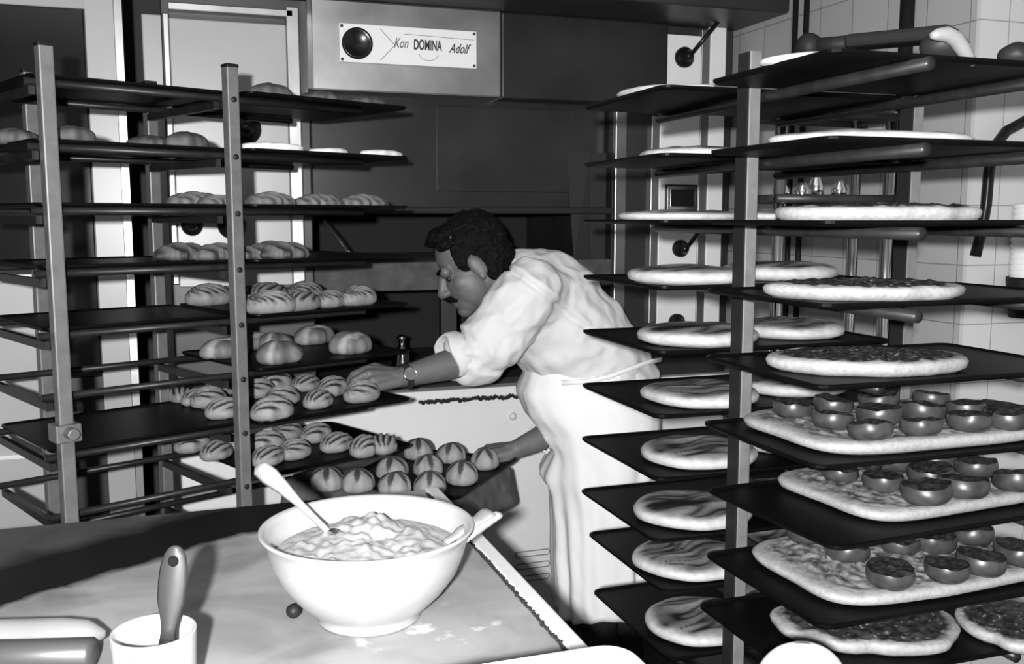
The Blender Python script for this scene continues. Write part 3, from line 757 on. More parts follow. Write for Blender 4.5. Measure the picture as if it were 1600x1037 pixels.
for i, (x, y, r) in enumerate(((on_y(1476, 85, 1.12).x, 1.12, .030), (on_y(1592, 95, 1.13).x, 1.13, .026))):
    bm = bmesh.new(); bmesh.ops.create_uvsphere(bm, u_segments=24, v_segments=14, radius=r, matrix=Matrix.Diagonal((1.2, 1, .8, 1)))
    for v in bm.verts: v.co += v.co.normalized() * .004 * nz(v.co * 40)
    o = finish('dark_bun', bm, M['darkwood'], None, True, loc=(x, y, zt + r * .78)); tag(o, ('dark bun on the top front tray beside the drooping bread stick', 'dark bun on the top front tray near the right edge of photo')[i], 'bread')
# write a label that singles out each loaf by its place in the row
for (desc, place), lst in groups.items():
    lst.sort(key=lambda o: proj(o.location)[0])
    for i, o in enumerate(lst):
        if len(lst) == 1: o['label'] = '%s, %s' % (desc, place); del o['group']
        else: o['label'] = '%s, %s from left, %s' % (desc, ORD[i], place)

# ------------------------------------------------------------------ the table and what stands on it
TZ = .92
tr = on_z(918, 1010, TZ).x                       # right edge
ty = on_z(430, 786, TZ).y                               # far edge
def table_mat():
    m = bpy.data.materials.new('marble_top'); m.use_nodes = True
    nt = m.node_tree; b = nt.nodes['Principled BSDF']; b.inputs['Roughness'].default_value = .5; b.inputs['Specular IOR Level'].default_value = .2
    tc = nt.nodes.new('ShaderNodeTexCoord'); L = nt.links.new
    n = nt.nodes.new('ShaderNodeTexNoise'); n.inputs['Scale'].default_value = 7; n.inputs['Detail'].default_value = 7; n.inputs['Distortion'].default_value = .6
    L(tc.outputs['Object'], n.inputs['Vector'])
    cr = nt.nodes.new('ShaderNodeValToRGB'); e = cr.color_ramp.elements
    e[0].position = .30; e[0].color = (.16, .16, .16, 1); e[1].position = .62; e[1].color = (.30, .30, .30, 1)
    L(n.outputs['Fac'], cr.inputs[0])
    # a dark sweep across the far left of the slab
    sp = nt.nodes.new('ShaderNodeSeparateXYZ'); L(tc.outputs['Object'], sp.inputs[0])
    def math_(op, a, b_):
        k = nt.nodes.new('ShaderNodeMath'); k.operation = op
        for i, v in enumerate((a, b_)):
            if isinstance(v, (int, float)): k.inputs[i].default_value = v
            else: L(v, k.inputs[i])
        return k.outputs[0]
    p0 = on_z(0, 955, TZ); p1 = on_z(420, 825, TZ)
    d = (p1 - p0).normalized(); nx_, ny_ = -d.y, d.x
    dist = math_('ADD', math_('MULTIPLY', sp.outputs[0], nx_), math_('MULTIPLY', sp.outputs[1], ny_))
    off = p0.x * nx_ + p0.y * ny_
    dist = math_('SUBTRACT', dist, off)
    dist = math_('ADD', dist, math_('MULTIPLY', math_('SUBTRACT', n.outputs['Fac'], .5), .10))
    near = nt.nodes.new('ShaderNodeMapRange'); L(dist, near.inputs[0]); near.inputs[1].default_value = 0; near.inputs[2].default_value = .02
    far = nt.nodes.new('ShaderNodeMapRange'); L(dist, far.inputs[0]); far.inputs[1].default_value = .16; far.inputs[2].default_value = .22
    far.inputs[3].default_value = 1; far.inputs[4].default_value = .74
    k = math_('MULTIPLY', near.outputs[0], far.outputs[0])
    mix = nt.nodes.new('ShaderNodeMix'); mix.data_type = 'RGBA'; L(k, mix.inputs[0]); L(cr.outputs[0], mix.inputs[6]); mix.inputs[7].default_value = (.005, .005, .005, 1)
    # flour smears near the front
    n2 = nt.nodes.new('ShaderNodeTexNoise'); n2.inputs['Scale'].default_value = 22; n2.inputs['Detail'].default_value = 5
    L(tc.outputs['Object'], n2.inputs['Vector'])
    f = nt.nodes.new('ShaderNodeMapRange'); L(n2.outputs['Fac'], f.inputs[0]); f.inputs[1].default_value = .60; f.inputs[2].default_value = .70
    pf = on_z(690, 1005, TZ)
    dx = math_('SUBTRACT', sp.outputs[0], pf.x); dy = math_('SUBTRACT', sp.outputs[1], pf.y)
    rr2 = math_('ADD', math_('MULTIPLY', dx, dx), math_('MULTIPLY', dy, dy))
    g = nt.nodes.new('ShaderNodeMapRange'); L(rr2, g.inputs[0]); g.inputs[1].default_value = .002; g.inputs[2].default_value = .02; g.inputs[3].default_value = 1; g.inputs[4].default_value = 0
    mix2 = nt.nodes.new('ShaderNodeMix'); mix2.data_type = 'RGBA'; L(math_('MULTIPLY', f.outputs[0], g.outputs[0]), mix2.inputs[0]); L(mix.outputs[2], mix2.inputs[6]); mix2.inputs[7].default_value = (.6, .6, .6, 1)
    L(mix2.outputs[2], b.inputs['Base Color'])
    return m
tb = thing('work_table', 'marble topped work table in the foreground with pale edge strip', 'table', (0, 0, 0))
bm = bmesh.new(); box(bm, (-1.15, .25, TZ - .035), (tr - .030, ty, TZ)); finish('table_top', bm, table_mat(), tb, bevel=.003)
bm = bmesh.new(); box(bm, (tr - .0285, .25, TZ - .035), (tr, ty, TZ + .0035)); finish('edge_strip', bm, M['white'], tb, bevel=.004)
bm = bmesh.new(); rg = random.Random(5); yy = on_z(905, 1010, TZ).y - .05
while yy < ty - .03:
    s = rg.uniform(.0015, .004); bmesh.ops.create_icosphere(bm, subdivisions=1, radius=s, matrix=Matrix.Translation((tr - .0305 + rg.uniform(-.002, .002), yy, TZ + s * .3))); yy += s * 1.6
finish('crumb_line', bm, M['soot'], tb, True)
for x, y in ((-1.08, .32), (-1.08, ty - .07), (tr - .08, .32), (tr - .08, ty - .07)):
    bm = bmesh.new(); box(bm, (x - .03, y - .03, 0), (x + .03, y + .03, TZ - .035)); finish('leg', bm, M['dark_steel'], tb)
# bowl
bc = on_z(577, 962, TZ)
bl = thing('mixing_bowl', 'big white mixing bowl full of whipped cream on the table', 'bowl', (bc.x, bc.y, TZ + .0006))
bm = bmesh.new()
lathe(bm, [(0, .008), (.055, .008), (.062, 0), (.070, 0), (.072, .004), (.073, .012), (.085, .022), (.105, .042), (.122, .066), (.132, .09), (.137, .112), (.141, .122), (.146, .127), (.1465, .1295), (.144, .131), (.138, .1275), (.133, .12), (.128, .092), (.117, .068), (.10, .046), (.075, .026), (.03, .018), (0, .018)], 72)
finish('bowl_shell', bm, M['china'], bl, True)
bm = bmesh.new(); n = 90; m_ = 34; rg = [[]]
c = bm.verts.new((0, 0, .125))
def creamz(x, y):
    r = math.hypot(x, y) / .125
    return .098 + .014 * (1 - r ** 2.2) + (.010 * nz((x * 22, y * 22, 4)) + .008 * abs(nz((x * 40, y * 40, 8))) + .006 * nz((x * 80, y * 80, 2))) * (1 - r ** 6) + .012 * max(0, 1 - ((x - .0) ** 2 + (y - .05) ** 2) / .004)
rings = []
for i in range(1, m_ + 1):
    s = .1255 * i / m_
    rings.append([bm.verts.new((s * math.cos(6.2832 * j / n), s * math.sin(6.2832 * j / n), creamz(s * math.cos(6.2832 * j / n), s * math.sin(6.2832 * j / n)))) for j in range(n)])
c.co.z = creamz(0, 0)
for j in range(n): bm.faces.new((c, rings[0][j], rings[0][(j + 1) % n]))
for a, b in zip(rings, rings[1:]):
    for j in range(n): bm.faces.new((a[j], b[j], b[(j + 1) % n], a[(j + 1) % n]))
o = finish('whipped_cream', bm, M['cream'], bl, True); o['label'] = 'lumpy whipped cream heaped in the bowl'
BH = bc.dot(FWD)
# spoon
t = thing('steel_spoon', 'steel spoon stuck in the cream with its handle up over the left rim', 'spoon', (0, 0, 0))
s0 = at_d(402, 728, BH + .06); s1 = at_d(440, 760, BH + .05); s2 = at_d(490, 808, BH + .03); s3 = at_d(520, 838, BH + .015)
bm = bmesh.new()
side = RIGHT * .6 + Vector((0, 0, .55)); side.normalize(); pts = [(s0, .006), (s0.lerp(s1, .12), .0135), (s0.lerp(s1, .5), .0145), (s1, .011), (s1.lerp(s2, .5), .0065), (s2, .005), (s3, .005)]
nn = ((s3 - s0).cross(side)).normalized() * .0016; rows = []
for p, w in pts: rows.append([bm.verts.new(p + side * w * a + nn * b) for a, b in ((-1, 0), (-.7, 1), (.7, 1), (1, 0), (.7, -1), (-.7, -1))])
for a, b in zip(rows, rows[1:]):
    for k in range(6): bm.faces.new((a[k], a[(k + 1) % 6], b[(k + 1) % 6], b[k]))
bm.faces.new(rows[0]); bm.faces.new(rows[-1][::-1]); finish('handle', bm, M['spoon'], t, True)
bm = bmesh.new(); bmesh.ops.create_uvsphere(bm, u_segments=20, v_segments=12, radius=.02, matrix=Matrix.Translation(s3 + (s3 - s2).normalized() * .016) @ (s3 - s2).to_track_quat('Z', 'X').to_matrix().to_4x4() @ Matrix.Diagonal((.9, .3, 1.4, 1))); finish('spoon_bowl', bm, M['chrome'], t, True)
# spatula
t = thing('cream_spatula', 'pale spatula smeared with cream resting on the right rim of bowl', 'spatula', (0, 0, 0))
a0 = at_d(695, 848, BH + .005); a1 = at_d(764, 799, BH + .045)
bm = bmesh.new(); dv = (a1 - a0); sd = dv.cross(Vector((0, 0, 1))).normalized(); up = sd.cross(dv).normalized(); rows = []
for i in range(13):
    f = i / 12; w = .0075 + .012 * f + .002 * nz((f * 9, 0, 1)); th = .004 + .002 * nz((f * 12, 3, 1)); p = a0.lerp(a1, f) + up * .004 * nz((f * 7, 5, 5))
    rows.append([bm.verts.new(p + sd * w * a + up * th * b) for a, b in ((-1, 0), (-.6, .9), (0, 1.2), (.6, .9), (1, 0), (.6, -.8), (-.6, -.8))])
for a, b in zip(rows, rows[1:]):
    for k in range(7): bm.faces.new((a[k], a[(k + 1) % 7], b[(k + 1) % 7], b[k]))
bm.faces.new(rows[0]); bm.faces.new(rows[-1][::-1]); finish('blade', bm, M['wood'], t, True)
bm = bmesh.new()
for i in range(16):
    f = .25 + .75 * i / 15; p = a0.lerp(a1, f) - sd * (-.0) + RIGHT * .010 + Vector((0, 0, -.006)) + Vector((nz((i, 1, 1)), nz((i, 2, 1)), nz((i, 3, 1)))) * .006
    bmesh.ops.create_icosphere(bm, subdivisions=2, radius=.010 - .002 * abs(nz((i * 1.3, 0, 0))), matrix=Matrix.Translation(p) @ Matrix.Diagonal((1, 1, .6, 1)))
finish('cream_smear', bm, M['cream'], t, True)
# mug and brush
mc = on_z(240, 984, TZ + .095)
mg = thing('white_mug', 'white mug holding a brush at the bottom left of the table', 'mug', (mc.x, mc.y, TZ))
bm = bmesh.new(); lathe(bm, [(0, .006), (.036, .006), (.037, 0), (.040, 0), (.0425, .006), (.0435, .05), (.0455, .092), (.0455, .095), (.0435, .0955), (.0425, .092), (.040, .05), (.039, .012), (0, .01)], 56)
finish('mug_body', bm, M['china'], mg, True)
bm = bmesh.new(); hd = -FWD * 1 + RIGHT * -.15; hd.normalize()
tube(bm, [hd * (.042 + .026 * math.sin(math.pi * j / 12)) + Vector((0, 0, .078 - .055 * j / 12)) for j in range(13)], .0055, 10); finish('mug_handle', bm, M['china'], mg, True)
t = thing('pastry_brush', 'pastry brush with a flat grey handle standing in the white mug', 'brush', (0, 0, 0))
b1 = at_d(275, 852, mc.dot(FWD) + .02); b0 = at_d(262, 998, mc.dot(FWD) + .002)
bm = bmesh.new(); dv = (b1 - b0); L_ = dv.length; dn = dv.normalized(); sd = dn.cross(FWD).normalized(); fr = sd.cross(dn); rows = []
for f, w in ((0, .009), (.12, .0085), (.25, .0115), (.4, .0155), (.6, .0165), (.78, .0155), (.9, .0125), (.97, .008), (1.0, .003)):
    rows.append([bm.verts.new(b0 + dn * L_ * f + sd * w * a + fr * .0045 * b) for a, b in ((-1, 0), (-.8, .8), (0, 1), (.8, .8), (1, 0), (.8, -.8), (0, -1), (-.8, -.8))])
for a, b in zip(rows, rows[1:]):
    for k in range(8): bm.faces.new((a[k], a[(k + 1) % 8], b[(k + 1) % 8], b[k]))
bm.faces.new(rows[0]); bm.faces.new(rows[-1][::-1]); finish('handle', bm, M['grey_h'], t, True)
bm = bmesh.new(); hp = b0 + dn * L_ * .84 - fr * .0050
lathe(bm, [(0, 0), (.0045, 0), (.0052, .0006), (.0062, 0)], 16, hp + fr * .0, -fr); finish('hanging_hole', bm, M['black'], t)
bm = bmesh.new(); b_ = b0 - dn * .05; tube(bm, [b0, b0 - dn * .02, b_], [.009, .011, .013], 12); finish('bristles', bm, M['darkwood'], t, True)
# rolling pin and steel rod left of the mug
zp = TZ + .024; r0 = on_z(-60, 996, zp); r1 = on_z(150, 990, zp)
bm = bmesh.new(); dd = (r1 - r0).normalized(); tube(bm, [r0 - dd * .15, r0, r0.lerp(r1, .75), r1 - dd * .01, r1, r1 + dd * .012], [.022, .022, .0215, .018, .012, .004], 20)
tag(finish('rolling_pin', bm, M['wood'], None, True), 'pale tapered rolling pin lying left of the white mug', 'rolling pin')
zp = TZ + .020; r0 = on_z(-60, 1026, zp); r1 = on_z(140, 1021, zp); dd = (r1 - r0).normalized()
bm = bmesh.new(); tube(bm, [r0 - dd * .15, r1, r1 + dd * .006], [.0195, .0195, .015], 20); tag(finish('steel_rod', bm, M['rod'], None, True), 'grey steel rolling rod in front of the pale rolling pin', 'rod')
# olive
oc = on_z(459, 955, TZ + .009)
bm = bmesh.new(); bmesh.ops.create_uvsphere(bm, u_segments=20, v_segments=12, radius=.0105, matrix=Matrix.Diagonal((1, 1, .95, 1)))
for v in bm.verts: v.co += v.co.normalized() * .0006 * nz(v.co * 200)
tag(finish('hazelnut', bm, M['darkwood'], None, True, loc=(oc.x, oc.y, TZ + .0101)), 'small dark hazelnut on the table left of the bowl foot', 'nut')
# white tub at the near right corner of the table
zq = TZ + .10; e1 = on_z(990, 1016, zq)
def rrect(bm, x0, y0, x1, y1, r, z):
    out = []
    for cx, cy, a0 in ((x1 - r, y1 - r, 0), (x0 + r, y1 - r, 90), (x0 + r, y0 + r, 180), (x1 - r, y0 + r, 270)):
        for j in range(7):
            a = math.radians(a0 + 15 * j); out.append(bm.verts.new((cx + r * math.cos(a), cy + r * math.sin(a), z)))
    return out
bm = bmesh.new(); x1, y1 = e1.x, on_z(900, 1012, zq).y; x0, y0 = x1 - .36, y1 - .26
rg = [rrect(bm, x0 + .02, y0 + .02, x1 - .02, y1 - .02, .03, TZ + .0006), rrect(bm, x0 + .006, y0 + .006, x1 - .006, y1 - .006, .03, zq - .012), rrect(bm, x0, y0, x1, y1, .032, zq - .011), rrect(bm, x0, y0, x1, y1, .032, zq - .002), rrect(bm, x0 + .003, y0 + .003, x1 - .003, y1 - .003, .03, zq), rrect(bm, x0 + .012, y0 + .012, x1 - .012, y1 - .012, .025, zq - .001)]
for a, b in zip(rg, rg[1:]):
    for k in range(len(a)): bm.faces.new((a[k], a[(k + 1) % len(a)], b[(k + 1) % len(a)], b[k]))
bm.faces.new(rg[0][::-1]); bm.faces.new(rg[-1])
tag(finish('lidded_tub', bm, M['white'], None, False), 'white lidded plastic tub with rounded corners at the near table corner', 'tub')
# white flour sack at the lower right, on the floor
fc = at_d(1252, 1062, 1.02)
bm = bmesh.new(); n = 40; rings = []
fh = on_z(1235, 1003, 0)  # direction only
ztop = at_d(1240, 1006, 1.02).z
for i in range(40):
    f = i / 39; z = ztop * (f / .5 * .9 if f < .5 else 1 - .1 * (1 - (f - .5) / .5) ** 2)
    dt = (ztop - z) / .06
    rad = .075 * (1 if dt >= 1 else max(.02, 1 - (1 - dt) ** 2) ** .5)
    rings.append([bm.verts.new((rad * (1 + .10 * nz((math.cos(6.2832 * j / n) * 1.6, math.sin(6.2832 * j / n) * 1.6, z * 5))) * math.cos(6.2832 * j / n) * .78, rad * (1 + .10 * nz((math.cos(6.2832 * j / n) * 1.6, math.sin(6.2832 * j / n) * 1.6, z * 5))) * math.sin(6.2832 * j / n) * .6, z)) for j in range(n)])
for a, b in zip(rings, rings[1:]):
    for j in range(n): bm.faces.new((a[j], a[(j + 1) % n], b[(j + 1) % n], b[j]))
bm.faces.new(rings[0][::-1]); bm.faces.new(rings[-1])
sk = finish('flour_sack', bm, M['white'], None, True, loc=(fc.x, fc.y, 0))
tag(sk, 'top of a white folded sack at the bottom edge before the right rack', 'sack')

# ------------------------------------------------------------------ the baker
def capsule(bm, p, r0, q, r1, n=20, m=6):
    p = Vector(p); q = Vector(q); d = q - p; L = d.length
    d = d / L if L > 1e-6 else Vector((0, 0, 1)); x, y = frame_of(d); rows = []
    for i in range(m + 1):
        a = -math.pi / 2 + math.pi / 2 * i / m; rows.append((p + d * r0 * math.sin(a), r0 * math.cos(a)))
    for i in range(m + 1):
        a = math.pi / 2 * i / m; rows.append((q + d * r1 * math.sin(a), r1 * math.cos(a)))
    rings = []
    for c, r in rows:
        if r < 1e-5: rings.append([bm.verts.new(c)])
        else: rings.append([bm.verts.new(c + (x * math.cos(6.2832 * k / n) + y * math.sin(6.2832 * k / n)) * r) for k in range(n)])
    for a, b in zip(rings, rings[1:]):
        for k in range(n):
            k2 = (k + 1) % n
            if len(a) == 1: bm.faces.new((a[0], b[k2], b[k]))
            elif len(b) == 1: bm.faces.new((a[k], a[k2], b[0]))
            else: bm.faces.new((a[k], a[k2], b[k2], b[k]))
def ellipsoid(bm, c, ax, rad, n=28):
    mt = Matrix.Translation(c) @ Matrix((ax[0] * rad[0], ax[1] * rad[1], ax[2] * rad[2])).transposed().to_4x4()
    bmesh.ops.create_uvsphere(bm, u_segments=n, v_segments=n // 2 + 2, radius=1.0, matrix=mt)
def fuse(name, bm, m, parent, voxel, it, disp=None):
    bmesh.ops.recalc_face_normals(bm, faces=bm.faces)
    me = bpy.data.meshes.new(name); bm.to_mesh(me); bm.free()
    tmp = bpy.data.objects.new(name, me); COL.objects.link(tmp)
    a = tmp.modifiers.new('r', 'REMESH'); a.mode = 'VOXEL'; a.voxel_size = voxel
    b = tmp.modifiers.new('s', 'SMOOTH'); b.factor = .5; b.iterations = it
    bpy.context.view_layer.update()
    out = bpy.data.meshes.new_from_object(tmp.evaluated_get(bpy.context.evaluated_depsgraph_get()))
    bpy.data.objects.remove(tmp); bpy.data.meshes.remove(me); out.name = name
    if disp:
        nor = [v.normal.copy() for v in out.vertices]
        for v, nn in zip(out.vertices, nor): v.co += nn * disp(v.co)
    for p in out.polygons: p.use_smooth = True
    out.materials.clear(); out.materials.append(m)
    o = bpy.data.objects.new(name, out); COL.objects.link(o); o.parent = parent
    return o
G = lambda X, Y, z: R(X, Y, z)
pb_ = G(.27, 2.78, 0); pb_.z = 0
person = thing('person', 'baker in white shirt and apron bending left, one hand on each tray', 'person', (0, 0, 0))
# joints
pelv = G(.30, 2.80, -.52); waist = G(.22, 2.79, -.40); chest = G(.09, 2.77, -.26)
shL = G(.045, 2.60, -.20); shR = G(.01, 2.93, -.19); neck0 = G(-.02, 2.755, -.19)
elL = G(-.085, 2.58, -.375); wrL = at_d(627, 589, 2.46)
elR = G(.20, 2.80, -.60); wrR = at_d(806, 702, 2.685)
bm = bmesh.new()
capsule(bm, pelv, .13, waist, .125); capsule(bm, waist, .125, chest, .135); capsule(bm, chest, .12, neck0, .07)
capsule(bm, chest, .10, shL, .065); capsule(bm, chest, .10, shR, .065)
for el, sh, wr in ((elL, shL, wrL), (elR, shR, wrR)):
    capsule(bm, sh, .055, el, .045); capsule(bm, el, .044, el.lerp(wr, .35), .043); capsule(bm, el.lerp(wr, .35), .043, wr, .027)
feet = []
for s in (-1, 1):
    hip = G(.29 + .02 * s, 2.80 + .07 * s, -.56); kn = G(.27 + .03 * s, 2.79 + .075 * s, -1.0); an = G(.30 + .05 * s, 2.80 + .085 * s, 0); an.z = .09
    capsule(bm, hip, .09, kn, .058); capsule(bm, kn, .057, kn.lerp(an, .35), .055); capsule(bm, kn.lerp(an, .35), .055, an, .038)
    toe = an + RIGHT * -.16; toe.z = .035; heel = an + RIGHT * .03; heel.z = .04
    capsule(bm, heel, .034, toe, .028); feet.append((hip, kn, an, heel, toe))
# head
HC = G(-.1136, 2.705, -.128)
hf = (RIGHT * -.89 + FWD * -.12 + Vector((0, 0, -.45))).normalized(); hu = (RIGHT * -.45 + Vector((0, 0, .89)))
hu = (hu - hf * hu.dot(hf)).normalized(); hl = hu.cross(hf).normalized()
def hd(f, l, u): return HC + hf * f + hl * l + hu * u
AXH = (hf, hl, hu)
ellipsoid(bm, hd(-.012, 0, .035), AXH, (.100, .078, .095))
ellipsoid(bm, hd(.028, 0, -.045), AXH, (.066, .064, .082))
ellipsoid(bm, hd(.055, 0, -.085), AXH, (.040, .042, .040))
ellipsoid(bm, hd(.074, 0, -.108), AXH, (.024, .026, .022))
capsule(bm, hd(.078, -.045, .012), .017, hd(.078, .045, .012), .017)
capsule(bm, hd(.086, 0, .006), .012, hd(.113, 0, -.040), .014); ellipsoid(bm, hd(.104, 0, -.044), AXH, (.018, .019, .012))
for s in (-1, 1):
    ellipsoid(bm, hd(.048, s * .036, -.034), AXH, (.030, .026, .030))
    ellipsoid(bm, hd(-.006, s * .080, -.012), (hf * .92 - hu * .38, hl, hu * .92 + hf * .38), (.021, .011, .034))
    ellipsoid(bm, hd(-.008, s * .083, -.040), AXH, (.012, .010, .014))
ellipsoid(bm, hd(.088, 0, -.070), AXH, (.016, .028, .009)); ellipsoid(bm, hd(.085, 0, -.084), AXH, (.015, .024, .010))
capsule(bm, hd(-.035, 0, -.055), .058, neck0, .064)
# hands
def hand(wr, dirv, up, thumb_side, curl, spread, thumb_in=.5, slab=0):
    dirv = dirv.normalized(); up = (up - dirv * up.dot(dirv)).normalized(); sd = dirv.cross(up) * thumb_side    # towards the thumb
    kn = []
    for i, (off, ln) in enumerate(((.030, .084), (.010, .090), (-.011, .085), (-.030, .076))):
        k = wr + dirv * ln + sd * off + up * (.004 - .004 * abs(i - 1)); kn.append(k)
        capsule(bm, wr + dirv * .012 + sd * off * .45, .0175, k - up * .003, .0125, 14)
    capsule(bm, wr, .026, wr + dirv * .02, .022, 14)
    capsule(bm, wr + dirv * .03 + sd * .012 - up * .006, .018, wr + dirv * .05 + sd * .022 - up * .008, .015, 14)
    for i, k in enumerate(kn):
        segs = ((.042, .0092), (.026, .0085), (.021, .0078)); p = k; ang = 0; rr0 = .0100
        sc = (1.0, 1.08, 1.0, .82)[i]
        for (ln, r), c in zip(segs, curl[i]):
            ang += c; d = dirv * math.cos(ang) - up * math.sin(ang) + sd * (spread * (1.2 - i * .8)); q = p + d.normalized() * ln * sc
            capsule(bm, p, rr0, q, r, 12, 5); p = q; rr0 = r
    t0 = wr + dirv * .024 + sd * .022 - up * .006; t1 = t0 + (dirv * .7 + sd * .62 - up * .25 * thumb_in).normalized() * .042
    t2 = t1 + (dirv * .92 + sd * .15 - up * thumb_in).normalized() * .032; t3 = t2 + (dirv * .95 - sd * .1 - up * thumb_in * .9).normalized() * .025
    capsule(bm, t0, .0155, t1, .0120, 14); capsule(bm, t1, .0118, t2, .0105, 14); capsule(bm, t2, .0105, t3, .0088, 14)
    return kn
dl = at_d(569, 588, 2.40) - wrL
hand(wrL, dl, Vector((0, 0, 1)) * .75 - FWD * .65, 1, [(.7, .8, .5), (.75, .9, .5), (.8, .9, .5), (.85, .9, .5)], .10, .6)
dr = at_d(750, 707, 2.67) - wrR
hand(wrR, dr, Vector((0, 0, 1)) * .9 - FWD * .35, -1, [(.6, 1.0, .8), (.65, 1.05, .8), (.7, 1.05, .8), (.75, 1.0, .8)], .06, .55)
body = fuse('body', bm, M['skin'], person, .0034, 4)
# eyes, moustache, hair
for s in (-1, 1):
    bm = bmesh.new(); bmesh.ops.create_uvsphere(bm, u_segments=16, v_segments=10, radius=.0095, matrix=Matrix.Translation(hd(.077, s * .031, -.009))); finish('eye', bm, M['eye'], person, True)
    bm = bmesh.new(); capsule(bm, hd(.097, s * .014, .016), .006, hd(.088, s * .050, .020), .005, 10); finish('eyebrow', bm, M['hair'], person, True)
bm = bmesh.new()
for s in (-1, 1): capsule(bm, hd(.104, s * .004, -.060), .009, hd(.088, s * .034, -.072), .006, 12)
fuse('moustache', bm, M['hair'], person, .002, 2, lambda c: .0015 * nz(c * 300))
bm = bmesh.new()
ellipsoid(bm, hd(-.030, 0, .046), AXH, (.098, .085, .096)); ellipsoid(bm, hd(-.058, 0, .000), AXH, (.066, .078, .075)); ellipsoid(bm, hd(.035, 0, .105), AXH, (.055, .058, .028))
for s in (-1, 1):
    ellipsoid(bm, hd(.022, s * .070, .030), AXH, (.024, .015, .044)); ellipsoid(bm, hd(-.045, s * .062, -.030), AXH, (.028, .018, .045))
    ellipsoid(bm, hd(.048, s * .044, .080), AXH, (.024, .026, .020))
def hairdisp(c):
    return .006 * nz(c * 45) + .004 * nz(c * 110)
hr = fuse('hair', bm, M['hair'], person, .004, 3, hairdisp)
# shirt
def inflate(el, sh, cuff, r):
    pass
bm = bmesh.new()
capsule(bm, G(.29, 2.80, -.50), .150, waist, .162); capsule(bm, waist, .162, chest, .170); capsule(bm, chest, .165, G(.03, 2.765, -.215), .120)
capsule(bm, chest, .140, shL + Vector((0, 0, .0)), .088); capsule(bm, chest, .14, shR, .085)
cuffL = at_d(697, 560, 2.545); cuffR = G(.19, 2.81, -.585)
capsule(bm, shL, .090, elL.lerp(shL, .25) , .088); capsule(bm, elL.lerp(shL, .3), .090, elL, .076); capsule(bm, elL, .074, cuffL + (elL - cuffL).normalized() * .062, .066)
capsule(bm, shR, .086, elR.lerp(shR, .2), .075); capsule(bm, elR.lerp(shR, .3), .075, elR.lerp(shR, .15), .066)
capsule(bm, G(-.025, 2.755, -.175), .082, neck0.lerp(HC, .32), .070)
def shirtfold(c):
    q = c - cuffL; k = math.exp(-(q.length / .14) ** 2)
    d = (elL - shL).normalized(); w = c.dot(U * .6 + Vector((0, 0, .8)))
    f = .010 * nz((c.x * 9 + 2, c.y * 9, c.z * 18)) - .012 * (abs(nz((c.x * 13 + c.z * 9, c.y * 10, c.z * 15 - c.x * 8))) - .25) + .004 * nz((c.x * 30, c.y * 30, c.z * 20))
    s_ = c - shL; g_ = s_.dot(d) + .015
    if s_.length < .20: f += -.007 * math.exp(-(g_ / .006) ** 2) + .004 * math.exp(-((g_ + .016) / .008) ** 2)
    f += k * (.012 * math.sin(c.dot(Vector((.5, .2, .85))) * 95 + 6 * nz(c * 14)) * .6)
    return f
fuse('shirt', bm, M['cloth'], person, .0055, 5, shirtfold)
# rolled cuff
dcu = (elL - wrL).normalized(); bm = bmesh.new(); x_, y_ = frame_of(dcu); nm = 40
prof = ((.046, .02), (.056, .004), (.058, -.002), (.063, .004), (.066, .018), (.068, .036), (.064, .05), (.05, .05))
rings = []
for r, h in prof:
    rings.append([bm.verts.new(cuffL + dcu * (h + .006 * math.sin(3 * 6.2832 * k / nm)) + (x_ * math.cos(6.2832 * k / nm) + y_ * math.sin(6.2832 * k / nm)) * (r * (1 + .06 * math.sin(3 * 6.2832 * k / nm + h * 60) + .08 * nz((k * .5, h * 50, 2))))) for k in range(nm)])
for a, b in zip(rings, rings[1:]):
    for k in range(nm): bm.faces.new((a[k], a[(k + 1) % nm], b[(k + 1) % nm], b[k]))
finish('rolled_cuff', bm, M['cloth'], person, True)
# collar and yoke seam
bm = bmesh.new(); ncx = (HC - neck0).normalized(); x_, y_ = frame_of(ncx); rings = []; cc = neck0.lerp(HC, .30)
for r, h in ((.076, -.03), (.080, .0), (.078, .016), (.070, .018), (.068, 0)):
    rings.append([bm.verts.new(cc + ncx * (h + .006 * math.sin(6.2832 * k / 36)) + (x_ * math.cos(6.2832 * k / 36) + y_ * math.sin(6.2832 * k / 36)) * r) for k in range(36)])
for a, b in zip(rings, rings[1:]):
    for k in range(36): bm.faces.new((a[k], a[(k + 1) % 36], b[(k + 1) % 36], b[k]))
finish('collar', bm, M['cloth'], person, True)
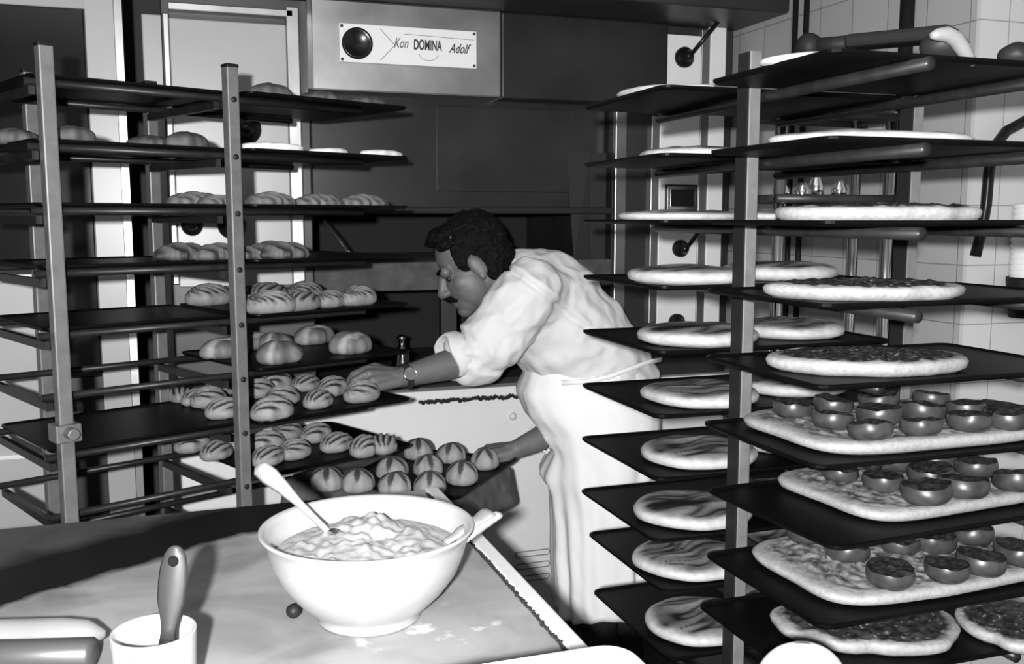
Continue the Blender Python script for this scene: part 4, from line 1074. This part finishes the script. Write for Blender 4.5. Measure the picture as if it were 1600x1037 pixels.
# apron: bib and skirt hanging from the chest, tied at the waist
secs = [(-.40, .055, .37, .13), (-.45, .030, .40, .155), (-.50, .010, .425, .17), (-.555, .03, .44, .18), (-.62, .075, .44, .185), (-.70, .102, .435, .185), (-.80, .112, .43, .182), (-.90, .118, .425, .18), (-1.02, .122, .42, .18), (-1.10, .125, .42, .18), (-1.155, .128, .42, .18)]
bm = bmesh.new(); nk = 120; rings = []
import bisect
fine = []
for i in range(56):
    z = -.40 - (1.155 - .40) * i / 55
    for a, b in zip(secs, secs[1:]):
        if b[0] <= z <= a[0]:
            f = (a[0] - z) / (a[0] - b[0]); f = f * f * (3 - 2 * f) * .5 + f * .5; fine.append((z,) + tuple(a[j] + (b[j] - a[j]) * f for j in (1, 2, 3))); break
for z, x0, x1, hy in fine:
    ring = []; kf = min(1, max(0, (-.5 - z) / .5))
    for k in range(nk):
        a = 6.2832 * k / nk; fold = 1 + kf * (.045 * math.sin(9 * a + 3 * nz((math.cos(a), math.sin(a), z * 2))) + .03 * math.sin(17 * a + z * 4)) + .03 * nz((math.cos(a) * 3 + z * 4, math.sin(a) * 3, z * 7)) - .035 * max(0, .3 - abs(nz((math.cos(a) * 4 + z * 6, math.sin(a) * 4, z * 5 + 3))))
        ca, sa = math.cos(a), math.sin(a); pw = .85
        dx_ = (.034 * math.exp(-((z + .668) / .026) ** 2) - .028 * math.exp(-((z + .752) / .032) ** 2)) * max(0.0, -ca) ** 6
        ring.append(bm.verts.new(G((x0 + x1) / 2 + (x1 - x0) / 2 * fold * math.copysign(abs(ca) ** pw, ca) + dx_, 2.79 + hy * fold * math.copysign(abs(sa) ** pw, sa), z + (.012 * math.sin(a * 3) if z < -1.14 else 0))))
    rings.append(ring)
for a, b in zip(rings, rings[1:]):
    for k in range(nk): bm.faces.new((a[k], a[(k + 1) % nk], b[(k + 1) % nk], b[k]))
o = finish('apron', bm, M['apron'], person, True); md = o.modifiers.new('th', 'SOLIDIFY'); md.thickness = .003; md.offset = -1
bm = bmesh.new()
tie = [at_d(878, 599, 2.605), at_d(915, 597, 2.60), at_d(950, 590, 2.605), at_d(985, 577, 2.63), at_d(1015, 566, 2.68), at_d(1035, 562, 2.75)]
rows = []
for i, p in enumerate(tie): rows.append([bm.verts.new(p + Vector((0, 0, dz)) - FWD * df) for dz, df in ((-.007, -.01), (-.006, -.006), (.006, -.006), (.007, -.01))])
for a, b in zip(rows, rows[1:]):
    for k in range(3): bm.faces.new((a[k], a[k + 1], b[k + 1], b[k]))
o = finish('apron_tie', bm, M['apron'], person, True); md = o.modifiers.new('th', 'SOLIDIFY'); md.thickness = .004
# trousers and shoes
bm = bmesh.new(); capsule(bm, pelv, .138, pelv + Vector((0, 0, -.06)), .12)
for hip, kn, an, heel, toe in feet:
    capsule(bm, hip, .082, kn, .068); capsule(bm, kn, .068, an + Vector((0, 0, .02)), .065)
fuse('trousers', bm, M['trousers'], person, .008, 4, lambda c: .006 * nz(c * 12))
for hip, kn, an, heel, toe in feet:
    bm = bmesh.new(); h2 = heel.copy(); t2 = toe.copy(); h2.z = .046; t2.z = .042
    capsule(bm, h2, .044, t2, .040); capsule(bm, h2 + Vector((0, 0, .02)), .044, h2.lerp(t2, .35) + Vector((0, 0, .02)), .042); fuse('shoe', bm, M['shoe'], person, .006, 3)
# watch and bracelet
wd = (elL - wrL).normalized(); x_, y_ = frame_of(wd); wc = wrL + wd * .012
bm = bmesh.new(); rings = []
for r, h in ((.0305, -.009), (.0335, -.009), (.0335, .009), (.0305, .009)):
    rings.append([bm.verts.new(wc + wd * h + (x_ * math.cos(6.2832 * k / 40) + y_ * math.sin(6.2832 * k / 40)) * r) for k in range(40)])
for i in range(4):
    a, b = rings[i], rings[(i + 1) % 4]
    for k in range(40): bm.faces.new((a[k], a[(k + 1) % 40], b[(k + 1) % 40], b[k]))
wt = finish('watch', bm, M['strap'], person, True)
wn = (-FWD * .95 + Vector((0, 0, .15)) - RIGHT * .15); wn = (wn - wd * wn.dot(wd)).normalized()
bm = bmesh.new(); lathe(bm, [(0, 0), (.0185, 0), (.0185, .006), (.016, .0085), (.0155, .007)], 32, wc + wn * .031, wn); finish('watch_case', bm, M['chrome'], wt, True)
bm = bmesh.new(); lathe(bm, [(.0158, .0068), (0, .0070)], 32, wc + wn * .031, wn); finish('watch_face', bm, M['rack'], wt)
bd = (elR - wrR).normalized(); x_, y_ = frame_of(bd); bcn = at_d(850, 691, 2.72); bcn = wrR + bd * (bcn - wrR).dot(bd)
bm = bmesh.new()
for j in range(26):
    a = 6.2832 * j / 26; c = bcn + bd * (.006 * math.sin(5 * a)) + (x_ * math.cos(a) + y_ * math.sin(a)) * .044
    bmesh.ops.create_icosphere(bm, subdivisions=2, radius=.0055, matrix=Matrix.Translation(c))
finish('bracelet', bm, M['white'], person, True)
